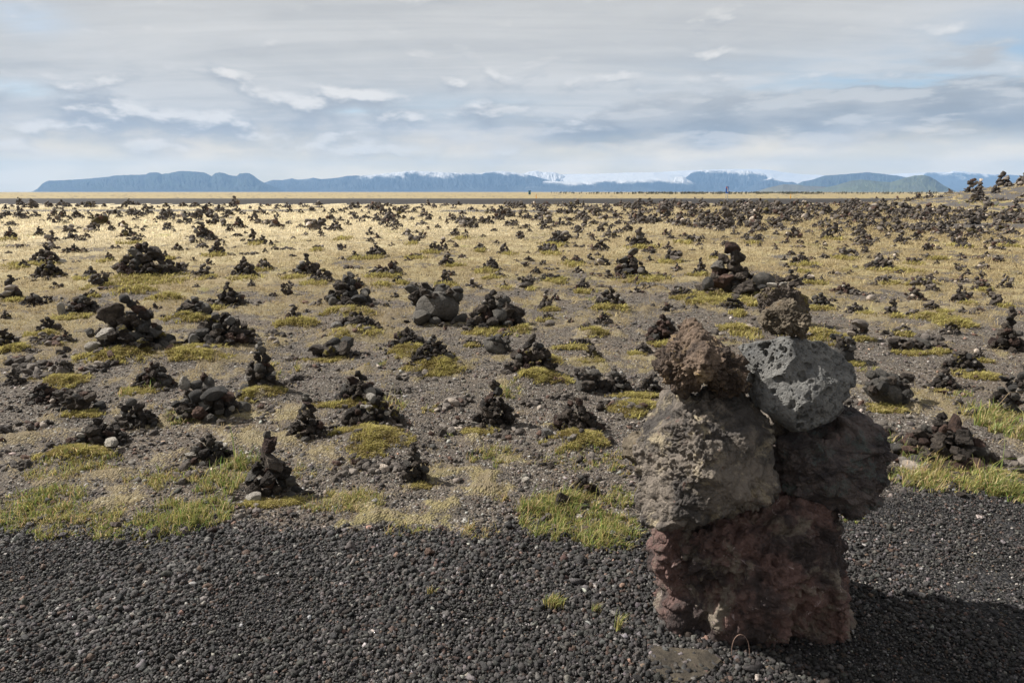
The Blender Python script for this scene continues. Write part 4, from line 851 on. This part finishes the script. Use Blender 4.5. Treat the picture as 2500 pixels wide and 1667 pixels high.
boulder('boulder', z4('530,362 570,382 600,430 680,470 740,540 800,590 850,620 884,650 874,700 864,760 800,805 740,812 690,796 650,770 610,722 560,696 510,708 478,752 462,798 430,815 380,806 340,776 300,745 268,680 266,620 290,568 350,540 390,480 430,430 448,392 490,368'),
        2.36, .17, mA, 'brown crusty arched boulder with orange lichen, top left of the foreground stack', 4, amp=(.009, .014, .012, .008), sq=.9, lean=.25, rough=1.7, ledge=.010, fit=.96, pitsets=((45, .010, .45, .6),), scale=1.3)
boulder('boulder', z4('980,428 1100,424 1230,462 1268,516 1380,496 1440,518 1492,558 1522,630 1528,700 1502,742 1462,757 1466,792 1402,832 1408,900 1414,960 1372,1014 1310,1055 1230,1078 1150,1062 1050,1000 960,930 880,880 858,780 868,700 858,620 800,522 828,488 900,462'),
        2.41, .18, mC, 'pale grey pitted boulder on the right of the foreground stack, lit by the sun', 5, amp=(.010, .005, .002, .001), sq=.85, lean=.35, rough=.22, pitsets=((22, .026, .42, .45), (40, .016, .44, .6), (80, .008, .42, .5)))
boulder('boulder', z4('930,340 945,295 975,268 1040,248 1082,222 1150,255 1202,298 1238,340 1232,400 1192,442 1130,446 1080,434 1010,426 955,418 928,375'),
        2.44, .085, mF, 'small tan knobbly boulder perched highest on the foreground stack', 6, amp=(.010, .014, .010, .005), sq=.75, scale=1.5, pitsets=((60, .005, .4, .5),))
boulder('boulder', [(1520, 1090), (1545, 1060), (1580, 1052), (1600, 1085), (1590, 1130), (1555, 1136), (1528, 1125)], 2.95, .10, mF, 'tan wedge-shaped rock half hidden behind the left foreground boulder', 7, amp=(.006, .008, .006, .003), scale=1.6)
boulder('boulder', z4('940,950 990,905 1060,940 1085,1010 1050,1080 990,1090 950,1040'), 2.50, .09, mB, 'small wedged rock in the gap between the two middle foreground boulders', 8, amp=(.005, .006, .004, .002), scale=2)

def behind_stack():
    if not HERO2: return
    c, z = HERO2[0]; root = bpy.data.objects.new('stone_cairn', None); COL.objects.link(root); root.location = (c['x'], c['y'], z)
    o = boulder('boulder', z4('913,180 930,142 1000,128 1100,122 1170,136 1215,172 1238,215 1240,330 1225,400 1100,412 1000,410 935,380 918,260'), c['y'], .22, M_MOSSY, '', 21, amp=(.03, .03, .015, .006), ledge=.03, lean=.1)
    for k in ('category', 'group'): del o[k]
    o.parent = root; o.location = (o.location[0]-c['x'], 0, -z)
    for (px, py, rx, ry, mk, k, dy) in ((1885, 696, 13, 7, 'p', 6, -.12), (1912, 694, 14, 7, 'p', 5, -.14), (1862, 700, 9, 6, 'g', 8, -.1), (1934, 694, 12, 8, 'd', 2, -.06), (1948, 690, 12, 11, 'd', 1, .0), (1938, 676, 12, 9, 'd', 4, .02), (1925, 680, 13, 10, 'd', 3, .06), (1905, 684, 14, 9, 'd', 0, .05), (1930, 663, 10, 8, 'g', 5, .02), (1900, 700, 16, 8, 'r', 2, .02)):
        Y = c['y']+dy; p = on_plane(px, py, Y); t = Y/ray(px, py)[1]; s = link('stone', STONES[(1, mk, k)], root)
        s.location = (p[0]-c['x'], dy, p[2]-z); s.scale = (rx*t/F*1.1, rx*t/F, ry*t/F*1.15); s.rotation_euler = (0, .1, px)
    tag(root, c['label'], 'cairn', 'stone cairns across the plain')
behind_stack()
def slab():
    c = to_ground(1665, 1630); g = np.random.default_rng(3)
    pts = [(-.13, .05), (-.11, .115), (-.03, .10), (.10, .085), (.13, .02), (.06, -.05), (-.04, -.10), (-.12, -.06)]
    bm = bmesh.new(); vs = [bm.verts.new((x, y, 0)) for x, y in pts]; fc = bm.faces.new(vs[::-1])
    r = bmesh.ops.extrude_face_region(bm, geom=[fc]); bmesh.ops.translate(bm, verts=[e for e in r['geom'] if isinstance(e, bmesh.types.BMVert)], vec=(0, 0, .05))
    bmesh.ops.recalc_face_normals(bm, faces=bm.faces); bmesh.ops.bevel(bm, geom=list(bm.edges), offset=.008, segments=2, affect='EDGES')
    bmesh.ops.triangulate(bm, faces=bm.faces); bmesh.ops.subdivide_edges(bm, edges=bm.edges, cuts=3, use_grid_fill=True)
    v = np.array([w.co[:] for w in bm.verts]); h = .006*fbm3(v*14, 4, .6)
    for w, q in zip(bm.verts, h): w.co.z += q
    me = bpy.data.meshes.new('flat_stone'); bm.to_mesh(me); bm.free(); me.materials.append(rock_mat('olive stone', (.045, .038, .030), (.10, .082, .06), (.13, .105, .05), .6, fine=9, vary=False))
    o = link('flat_stone', me); o.location = (c[0]+.02, c[1], -.036); tag(o, 'flat olive-brown stone sunk in gravel at the lower left foot of the foreground stack', 'stone')
slab()
def twig():
    bm = bmesh.new(); pts = []
    for i in range(15):
        a = pi*i/14; p = on_plane(1808-22*cos(a), 1598-50*sin(a)**.8, 2.02); pts.append(p)
    prev = None
    for p in pts:
        ring = [bm.verts.new((p[0]+.0013*cos(k*2.1), p[1]+.0013*sin(k*2.1), p[2])) for k in range(3)]
        if prev:
            for k in range(3): bm.faces.new((prev[k], prev[(k+1) % 3], ring[(k+1) % 3], ring[k]))
        prev = ring
    me = bpy.data.meshes.new('twig'); bm.to_mesh(me); bm.free(); T = NT('twig bark'); T.b.inputs['Base Color'].default_value = (.20, .13, .10, 1); me.materials.append(T.m)
    tag(link('twig', me), 'thin arched twig at the foot of the foreground stack', 'twig')
twig()
# lone rocks
for (px, py, w, h, mk, k, lab) in ((1372, 1246, 74, 52, 'd', 2, 'single dark lava rock sitting on the bright green grass'), (1346, 1144, 22, 18, 'd', 1, 'single small black rock on bare gravel below the white-stone cairn'), (1466, 1006, 40, 27, 'd', 3, 'single purple-brown rock on moss in front of the stone-on-stone pair'),
    (352, 1288, 26, 20, 'd', 4, 'dark rock between grass patches at the black gravel edge'), (1035, 1138, 30, 18, 'd', 0, 'flat dark rock right of the slender pagoda cairn'), (2352, 1218, 34, 20, 'd', 5, 'dark lump on the gravel below the large red-brown heap'), (1490, 1088, 24, 18, 'r', 1, 'reddish pebble beside the white-stone cairn on its right'),
    (22, 1000, 20, 14, 'd', 1, 'dark stone on the soil at the left edge'), (1283, 1178, 28, 14, 'p', 6, 'flat tan pebble on the gravel left of the small pebble pile'), (1050, 872, 60, 30, 'g', 7, 'low grey stone in the grass beside the reddish ridge cairn')):
    gx, gy, t = to_ground(px, py); s = w*t/F*.5
    o = link('rock', STONES[(0, mk, k)]); o.location = (gx, gy+s*.5, float(gz(np.array([gx]), np.array([gy]))[0])+s*.35); o.scale = (s, s*.9, h*t/F*.55); o.rotation_euler = (0, 0, px)
    tag(o, lab, 'rock', 'lone rocks on the ground')

# ------------------------------------------------------------------ road furniture
def box(bm, x0, x1, y0, y1, z0, z1):
    r = bmesh.ops.create_cube(bm, size=1); bmesh.ops.scale(bm, vec=(x1-x0, y1-y0, z1-z0), verts=r['verts']); bmesh.ops.translate(bm, vec=((x0+x1)/2, (y0+y1)/2, (z0+z1)/2), verts=r['verts']); return r['verts']
def plain(name, col, rough=.5, metal=0.):
    T = NT(name); p = T.obj(); T.set(T.b.inputs['Base Color'], T.mix(T.noise(p, 6, 4), tuple(c*.88 for c in col), col)); T.b.inputs['Roughness'].default_value = rough; T.b.inputs['Metallic'].default_value = metal; return T.m
def part(name, parent, build, mat):
    bm = bmesh.new(); build(bm); me = bpy.data.meshes.new(name); bm.to_mesh(me); bm.free(); me.materials.append(mat); return link(name, me, parent)
def sign():
    Y = 87.0; b = on_plane(1773, 497, Y); root = bpy.data.objects.new('road_sign', None); COL.objects.link(root); root.location = (b[0], Y, 0)
    top = on_plane(1773, 455, Y)[2]; bot = on_plane(1773, 473, Y)[2]
    steel = plain('galvanised steel', (.45, .46, .47), .45, .6); blue = plain('blue sign paint', (.04, .16, .62)); white = plain('white sign paint', (.85, .85, .85)); orange = plain('orange sign paint', (.85, .22, .08))
    for s in (-1, 1): part('post', root, lambda bm: bmesh.ops.translate(bm, vec=(s*.11, 0, (top-.05)/2), verts=bmesh.ops.create_cone(bm, cap_ends=True, segments=10, radius1=.03, radius2=.03, depth=top-.05)['verts']), steel)
    pn = part('panel', root, lambda bm: bmesh.ops.bevel(bm, geom=[e for e in (box(bm, -.18, .18, -.05, -.032, bot, top) and bm.edges)], offset=.006, segments=1, affect='EDGES'), blue)
    def fig(bm):   # pale figure mark, right of centre, with a foot line
        box(bm, .02, .10, -.055, -.0503, bot+.36, bot+.72)
        box(bm, .00, .14, -.055, -.0503, bot+.22, bot+.352)
    part('white_mark', pn, fig, white)
    part('orange_mark', pn, lambda bm: box(bm, -.15, -.03, -.055, -.0503, top-.24, top-.08), orange)
    def edge(bm):
        box(bm, -.178, .178, -.0535, -.0503, top-.03, top-.004); box(bm, -.178, .178, -.0535, -.0503, bot+.004, bot+.03)
    part('white_border', pn, edge, white)
    tag(root, 'blue upright road sign on two thin steel posts beside the far road', 'road sign')
sign()
yel = plain('yellow post paint', (.85, .42, .05)); wht = plain('white reflector', (.8, .8, .8))
for px, Y, lab in ((1309, 106, 'yellow marker post past the road, left of the blue sign'), (1930, 106, 'yellow marker post past the road, right of the blue sign')):
    b = on_plane(px, 485, Y); root = bpy.data.objects.new('marker_post', None); COL.objects.link(root); root.location = (b[0], Y, .45)
    part('post', root, lambda bm: (box(bm, -.06, .06, -.03, .03, -.5, .80), bmesh.ops.bevel(bm, geom=list(bm.edges), offset=.012, segments=2, affect='EDGES')), yel)
    part('reflector', root, lambda bm: box(bm, -.035, .035, -.036, -.0305, .58, .70), wht)
    tag(root, lab, 'marker post', 'yellow posts along the road')
def cabin():
    Y = 420.; b = on_plane(1293, 468, Y); root = bpy.data.objects.new('small_cabin', None); COL.objects.link(root); root.location = (b[0], Y, 0)
    part('wall', root, lambda bm: box(bm, -.7, .7, -.6, .6, 0, 1.9), plain('teal paint', (.06, .22, .30)))
    def rf(bm):
        vs = [bm.verts.new(p) for p in ((-.8, -.7, 1.903), (.8, -.7, 1.903), (.8, .7, 1.903), (-.8, .7, 1.903), (-.8, 0, 2.4), (.8, 0, 2.4))]
        for q in ((0, 1, 5, 4), (2, 3, 4, 5), (1, 2, 5), (3, 0, 4), (3, 2, 1, 0)): bm.faces.new([vs[i] for i in q])
    part('roof', root, rf, plain('dark roof', (.03, .05, .06))); part('door', root, lambda bm: box(bm, -.35, .35, -.63, -.602, .05, 1.7), plain('dark door', (.03, .08, .11)))
    tag(root, 'tiny teal cabin far off on the horizon, left of centre-right', 'cabin')
cabin()
def far_scrub():   # a thin broken line of scrub on the horizon
    g = np.random.default_rng(8); n = 3600
    px = np.where(g.uniform(size=n) < .6, g.uniform(1560, 2000, n), g.uniform(1350, 2560, n)); Y = g.uniform(500, 900, n)
    x = (px-1250)/F*Y/1.0237; x = x+6*noise2(px*.05, Y*.01); keep = noise2(px*.045, Y*.004) > -.05; x, Y = x[keep], Y[keep]; n = len(x)
    blades('far_scrub', x, Y, g.uniform(.6, 2.6, n), g.uniform(.5, 1.2, n), g.uniform(.1, .6, n), np.array([.09, .085, .055])*g.lognormal(0, .3, n)[:, None], 'thin dark line of scrub far off at the foot of the mountains', 'scrub', 9, M_GRASS, z=np.zeros(n))
far_scrub()

# ------------------------------------------------------------------ mountains
def zz(s, x0, y0, sc): return [(x0+float(a)*sc, y0+float(b)*sc) for a, b in (q.split(',') for q in s.split())]
A1 = lambda s: zz(s, 0, 380, .3827)
A2 = lambda s: zz(s, 900, 380, .34014)
A3 = lambda s: zz(s, 1600, 380, .3827)
def mount_mat(name, lo, hi, snow=None, s0=.5, s1=.6, green=None):
    T = NT(name); p = T.pos(); sp = T.n('ShaderNodeMapping', Vector=p, Scale=(1, .5, 2.2)).outputs[0]
    n1 = T.noise(sp, .0016, 8, .68, .6); n2 = T.noise(sp, .006, 6, .65)
    c = T.mix(T.ramp(n1, .35, .65), lo, hi)
    if green: c = T.mix(T.ramp(n2, .4, .6), c, green)
    if snow is not None:
        hgt = T.attr('hgt', 2); m = T.ramp(T.math('ADD', T.math('MULTIPLY', hgt, snow), T.math('MULTIPLY', T.math('SUBTRACT', n1, .5), 1.5)), s0, s1)
        c = T.mix(m, c, (.50, .48, .45))
    T.set(T.b.inputs['Base Color'], c); T.set(T.b.inputs['Normal'], T.bump(n2, 40, .8)); T.b.inputs['Specular IOR Level'].default_value = .05
    return T.m
def mountain(name, prof, D, mat, seed, gully=.6, back=.5, front=.22, wob=.03, ice=False):
    D = 10000+(D-13000)*.39 if D > 13000 else D*.77
    P = sorted(prof); xs = np.array([p[0] for p in P]); ys = np.array([p[1] for p in P])
    px = np.linspace(xs[0], xs[-1], int((xs[-1]-xs[0])*1.1)+8); py = np.interp(px, xs, ys)
    pts = np.array([on_plane(a, b, D) for a, b in zip(px, py)]); X = pts[:, 0]; Hh = np.maximum(pts[:, 2], 0)
    Hh = Hh*(1+wob*fbm2(px*.09+seed, np.full(len(px), 1.5), 4))
    depth = D*front*.5
    s = np.concatenate([np.linspace(-1, 0, 40), np.linspace(0, 1, 14)[1:]])
    S, XX = np.meshgrid(s, X, indexing='ij'); H = np.tile(Hh, (len(s), 1)); wl = max(Hh.max(), 50)
    sm = np.convolve(np.pad(Hh, 30, 'edge'), np.ones(61)/61, 'valid')
    shape = np.where(S < 0, np.clip(1+S, 0, 1)**(1.15 if not ice else .75), np.clip(1-S, 0, 1)**.8)
    warp = fbm2((XX/wl*1.3).ravel()+seed*7, (S*1.1).ravel()+seed, 5, .55).reshape(S.shape)
    gl = np.abs(fbm2((XX/wl*2.2).ravel()+seed*3+1.2*warp.ravel(), (S*1.4).ravel()+9, 4, .6)).reshape(S.shape)
    bell = np.clip(1-np.abs(2*np.clip(-S, 0, 1)-.9)**2, 0, 1)
    Z = H*shape*(1-0*bell)+H*bell*gully*(warp*.5-gl*.55)*np.where(S < 0, 1, 0)
    Z = np.maximum(Z, 0)-2*(np.abs(S) >= 1)
    Yg = D+np.where(S < 0, S*depth, S*depth*back*2)*np.clip(H/(wl*.6), .15, 1)
    xx = XX*np.where(True, Yg/D, 1)
    v = np.stack([xx.ravel(), Yg.ravel(), Z.ravel()], 1); idx = np.arange(len(v)).reshape(S.shape)
    q = np.stack([idx[:-1, :-1], idx[:-1, 1:], idx[1:, 1:], idx[1:, :-1]], -1).reshape(-1, 4)
    me = mesh_np(name, v, q, attrs=dict(hgt=(Z/wl).ravel()), mat=mat)
    tag(link(name, me), kind='structure')
ROCK = ((.022, .028, .036), (.050, .056, .060))
mtn = mount_mat('dark mountain', *ROCK, green=(.040, .052, .045))
snowy = mount_mat('snowy mountain', *ROCK, snow=1.0, s0=.70, s1=.92)
speck = mount_mat('snow speckled foothill', *ROCK, snow=.9, s0=.34, s1=.62)
icem = mount_mat('ice cap', (.33, .32, .30), (.40, .38, .35), snow=1.6, s0=.2, s1=.6)
greenm = mount_mat('green hill', (.055, .062, .045), (.095, .10, .068), green=(.085, .095, .055))
mountain('mountain', A1('200,232 215,225 240,210 270,178 310,160 450,155 530,150 700,135 720,128 800,124 930,120 950,108 1010,108 1030,118 1080,112 1140,98 1210,100 1300,108 1340,125 1350,132 1370,112 1400,107 1430,112 1460,125 1510,130 1530,115 1590,112 1620,130 1660,160 1690,175 1760,205 1850,232'), 13000, mtn, 1)
mountain('mountain', A1('1600,225 1690,172 1740,155 1800,158 1860,145 1900,155 1960,148 2000,142 2050,150 2150,142 2220,130 2300,128')+A2('40,138 100,130 230,118 300,110 400,113 500,118 600,122 700,126 800,125 890,112 960,110 1080,125 1200,152 1330,190 1400,255'), 17000, snowy, 2)
mountain('glacier', A2('300,215 420,194 700,182 1000,165 1250,149 1400,142 1550,134 1700,129 1850,122 2050,120 2150,128 2250,142 2352,155')+A3('200,150 300,175 420,200'), 21000, icem, 3, gully=.03, wob=0, ice=True)
mountain('foothill', A2('150,250 300,220 420,206 600,190 900,196 1100,190 1300,182 1500,190 1700,180 1850,178 2000,172 2100,165 2200,155 2260,150')+A3('120,158 200,150 260,180 400,215'), 16500, speck, 4, gully=.25)
mountain('glacier', [(1150, 436), (1240, 430), (1400, 425), (1500, 424), (1600, 421), (1665, 417), (1700, 415), (1780, 413), (1850, 413), (1880, 415), (1910, 420), (1960, 426), (2060, 430), (2200, 424), (2300, 420), (2420, 428), (2520, 440)], 25000, icem, 5, gully=.02, wob=0, ice=True)
mountain('mountain', [(1270, 428), (1290, 419), (1310, 417), (1330, 421), (1350, 420), (1376, 428), (1390, 440)], 20500, speck, 6)
mountain('mountain', A3('120,210 170,160 200,135 230,110 270,95 300,90 380,95 450,92 560,95 600,97 625,108 690,115 705,125 720,150 760,190 800,225'), 18500, snowy, 7)
mountain('mountain', A3('560,225 640,178 690,155 740,140 780,155 830,170 880,168 940,200 980,228'), 15500, snowy, 8)
mountain('mountain', A3('860,228 900,185 940,165 1000,155 1080,128 1200,120 1290,112 1340,106 1400,112 1560,130 1600,140 1700,170 1800,225'), 12000, mtn, 9)
mountain('mountain', A3('1640,225 1680,150 1730,108 1850,112 1900,96 1960,100 2100,118 2250,122 2352,126 2500,130 2620,150'), 22000, snowy, 10, gully=.2)
mountain('hill', A3('980,226 1050,212 1150,190 1250,160 1320,153 1420,165 1500,170 1540,160 1600,140 1650,128 1720,125 1750,135 1780,150 1840,190 1880,210 1920,228'), 7500, greenm, 11, gully=.3)
mountain('hill', A3('640,230 720,205 820,183 900,185 960,194 1050,196 1150,205 1250,228'), 8200, mount_mat('brown hill', (.08, .07, .05), (.12, .11, .07)), 13, gully=.25)

# ------------------------------------------------------------------ haze
def haze():
    bm = bmesh.new(); box(bm, -13000, 13000, -2600, 15800, -3.5, 640)
    me = bpy.data.meshes.new('haze'); bm.to_mesh(me); bm.free(); o = link('haze', me)
    m = bpy.data.materials.new('haze air'); m.use_nodes = True; t = m.node_tree; t.nodes.clear()
    v = t.nodes.new('ShaderNodeVolumePrincipled'); out = t.nodes.new('ShaderNodeOutputMaterial'); t.links.new(v.outputs[0], out.inputs['Volume'])
    v.inputs['Color'].default_value = (.37, .62, 1.0, 1); v.inputs['Density'].default_value = 6.6e-5; v.inputs['Anisotropy'].default_value = 0.
    me.materials.append(m); tag(o, 'blue haze over the plain and mountains', 'haze', kind='stuff')
haze()

# ------------------------------------------------------------------ sun, sky, clouds
SUN_AZ = math.atan2(-.955, .295); SUN_EL = radians(44)
ld = bpy.data.lights.new('sun', 'SUN'); lo = bpy.data.objects.new('sun', ld); COL.objects.link(lo)
ld.energy = 4.6; ld.angle = radians(.6); ld.color = (1, .965, .905)
from mathutils import Vector
sd = Vector((sin(SUN_AZ)*cos(SUN_EL), cos(SUN_AZ)*cos(SUN_EL), sin(SUN_EL)))
lo.rotation_euler = sd.to_track_quat('Z', 'Y').to_euler()
def world():
    w = bpy.data.worlds.new('World'); scene.world = w; w.use_nodes = True; t = w.node_tree; t.nodes.clear()
    T = NT.__new__(NT); T.t = t
    sky = t.nodes.new('ShaderNodeTexSky'); sky.sky_type = 'NISHITA'; sky.sun_disc = False; sky.sun_elevation = SUN_EL; sky.sun_rotation = SUN_AZ % (2*pi)
    bg1 = t.nodes.new('ShaderNodeBackground'); bg1.inputs[1].default_value = .072; t.links.new(sky.outputs[0], bg1.inputs[0])
    D = T.n('ShaderNodeTexCoord').outputs['Generated']; s = T.n('ShaderNodeSeparateXYZ', Vector=D); x, y, z = s.outputs
    z = T.math('MAXIMUM', z, 0.)
    az = T.math('ARCTAN2', x, y); el = T.math('ARCSINE', z)
    k = T.math('ADD', z, .10)
    q = T.n('ShaderNodeCombineXYZ', X=T.math('DIVIDE', x, k), Y=T.math('DIVIDE', y, k), Z=0.).outputs[0]
    G = lambda v, c, wd: T.math('EXPONENT', T.math('MULTIPLY', T.math('POWER', T.math('DIVIDE', T.math('SUBTRACT', v, c), wd), 2.), -1.))
    mul = lambda a, b: T.math('MULTIPLY', a, b)
    add = lambda a, b: T.math('ADD', a, b)
    # high veil, with wind-drawn streaks
    n1 = T.noise(q, .8, 7, .55, .3); n2 = T.noise(T.n('ShaderNodeMapping', Vector=q, Location=(3.1, 7.7, 0), Rotation=(0, 0, .6), Scale=(.5, 1.0, 1)).outputs[0], 1.0, 8, .58, .6)
    n3 = T.noise(T.n('ShaderNodeMapping', Vector=q, Location=(1.3, 2.2, 0), Rotation=(0, 0, -.9), Scale=(.35, 2.4, 1)).outputs[0], 1.3, 9, .62, .9)
    nv = T.ramp(add(add(mul(n1, .36), mul(n2, .36)), mul(n3, .28)), .38, .63)
    veil = T.mix(nv, (.282, .279, .270), (.398, .384, .362))
    veil = T.mix(T.ramp(el, .13, .26, 0., .45), veil, T.mix(nv, (.285, .280, .273), (.372, .360, .343)))
    def at(px, py):
        d = ray(px, py); return atan2(d[0], d[1]), math.asin(d[2]/sqrt((d*d).sum()))
    def blob(px, py, w, h, amp):
        a, e = at(px, py); return mul(mul(G(az, a, w/F/2), G(el, e, h/F/2)), amp)
    def total(*l):
        r = l[0]
        for k in l[1:]: r = add(r, k)
        return r
    gap = T.ramp(n2, .40, .60, 1., 0.)
    gapw = total(blob(2250, 200, 1000, 110, .9), blob(60, 218, 190, 26, .9), blob(860, 272, 130, 16, .8), blob(1150, 262, 500, 60, .35), blob(80, 50, 130, 60, .5), blob(2450, 120, 300, 200, .5))
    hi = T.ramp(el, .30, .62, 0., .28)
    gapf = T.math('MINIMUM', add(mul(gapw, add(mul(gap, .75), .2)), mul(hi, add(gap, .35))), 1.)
    # cumulus
    def low(de, seed, sx=9.5, sy=22.):
        v = T.n('ShaderNodeCombineXYZ', X=mul(az, sx), Y=mul(add(el, de), sy), Z=float(seed)).outputs[0]
        return T.noise(v, 1.35, 10, .52, .12)
    a0 = low(0., 2.3); a1 = low(.012, 2.3)
    blobs = total(blob(880, 238, 190, 60, .17), blob(215, 262, 150, 70, .17), blob(1090, 205, 120, 45, .11), blob(550, 180, 180, 45, .09), blob(90, 322, 110, 30, .14), blob(620, 318, 420, 46, .12), blob(480, 368, 420, 50, .15),
        blob(1150, 275, 170, 50, .12), blob(1290, 255, 170, 34, .09), blob(940, 290, 260, 40, .10), blob(2040, 68, 130, 22, .10), blob(2340, 60, 150, 40, .06), blob(1700, 130, 130, 22, .07), blob(300, 300, 200, 40, .10), blob(800, 375, 500, 40, .08))
    dens = T.ramp(total(a0, blobs, mul(G(el, .085, .045), .075), mul(T.ramp(el, .13, .18), -.08)), .48, .74)
    tops = T.ramp(T.math('SUBTRACT', a0, a1), -.03, .15)
    cum = T.mix(tops, (.225, .23, .235), (.49, .465, .43))
    c = T.mix(mul(dens, .92), veil, cum)
    # long grey bank on the right, ragged top, flat base
    b0 = low(0., 9.1, 6., 24.); b1 = low(.010, 9.1, 6., 24.)
    bank = mul(T.ramp(az, -.16, .16), T.ramp(add(mul(b0, .030), el), .066, .080))
    topl = add(.105, mul(T.ramp(az, .0, .55), .035))
    bank = mul(bank, T.ramp(T.math('SUBTRACT', add(mul(T.math('SUBTRACT', b0, .5), -.16), el), topl), .012, -.012))
    bc = T.mix(T.ramp(b0, .36, .66), (.172, .174, .172), (.285, .276, .262)); bc = T.mix(T.ramp(T.math('SUBTRACT', b0, b1), .0, .10, 0., .7), bc, (.37, .355, .33))
    c = T.mix(mul(bank, .94), c, bc)
    gapf = mul(gapf, T.math('SUBTRACT', 1., T.math('MAXIMUM', mul(bank, .9), mul(dens, .85))))
    # bright air on the horizon
    c = T.mix(T.ramp(add(el, mul(T.math('SUBTRACT', a0, .5), .06)), .090, .022, 0., .97), c, T.mix(T.ramp(b0, .35, .65), (.60, .48, .27), (.76, .60, .36)))
    bg2 = t.nodes.new('ShaderNodeBackground'); t.links.new(c, bg2.inputs[0]); bg2.inputs[1].default_value = 1.0
    mx = t.nodes.new('ShaderNodeMixShader'); out = t.nodes.new('ShaderNodeOutputWorld')
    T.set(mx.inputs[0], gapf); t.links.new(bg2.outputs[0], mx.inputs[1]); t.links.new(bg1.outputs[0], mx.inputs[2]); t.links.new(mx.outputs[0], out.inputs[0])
    w.cycles.sampling_method = 'MANUAL'; w.cycles.sample_map_resolution = 1024
world()
vs = scene.view_settings; vs.view_transform = 'Standard'; vs.look = 'None'; vs.exposure = .94; vs.gamma = 1
scene.cycles.use_denoising = True
scene.cycles.max_bounces = 5; scene.cycles.diffuse_bounces = 3; scene.cycles.volume_bounces = 0; scene.cycles.transparent_max_bounces = 4

for o in scene.objects:
    if 'label' in o and not o.parent and not 4 <= len(o['label'].split()) <= 16: print('LABEL', o.name, len(o['label'].split()), o['label'])
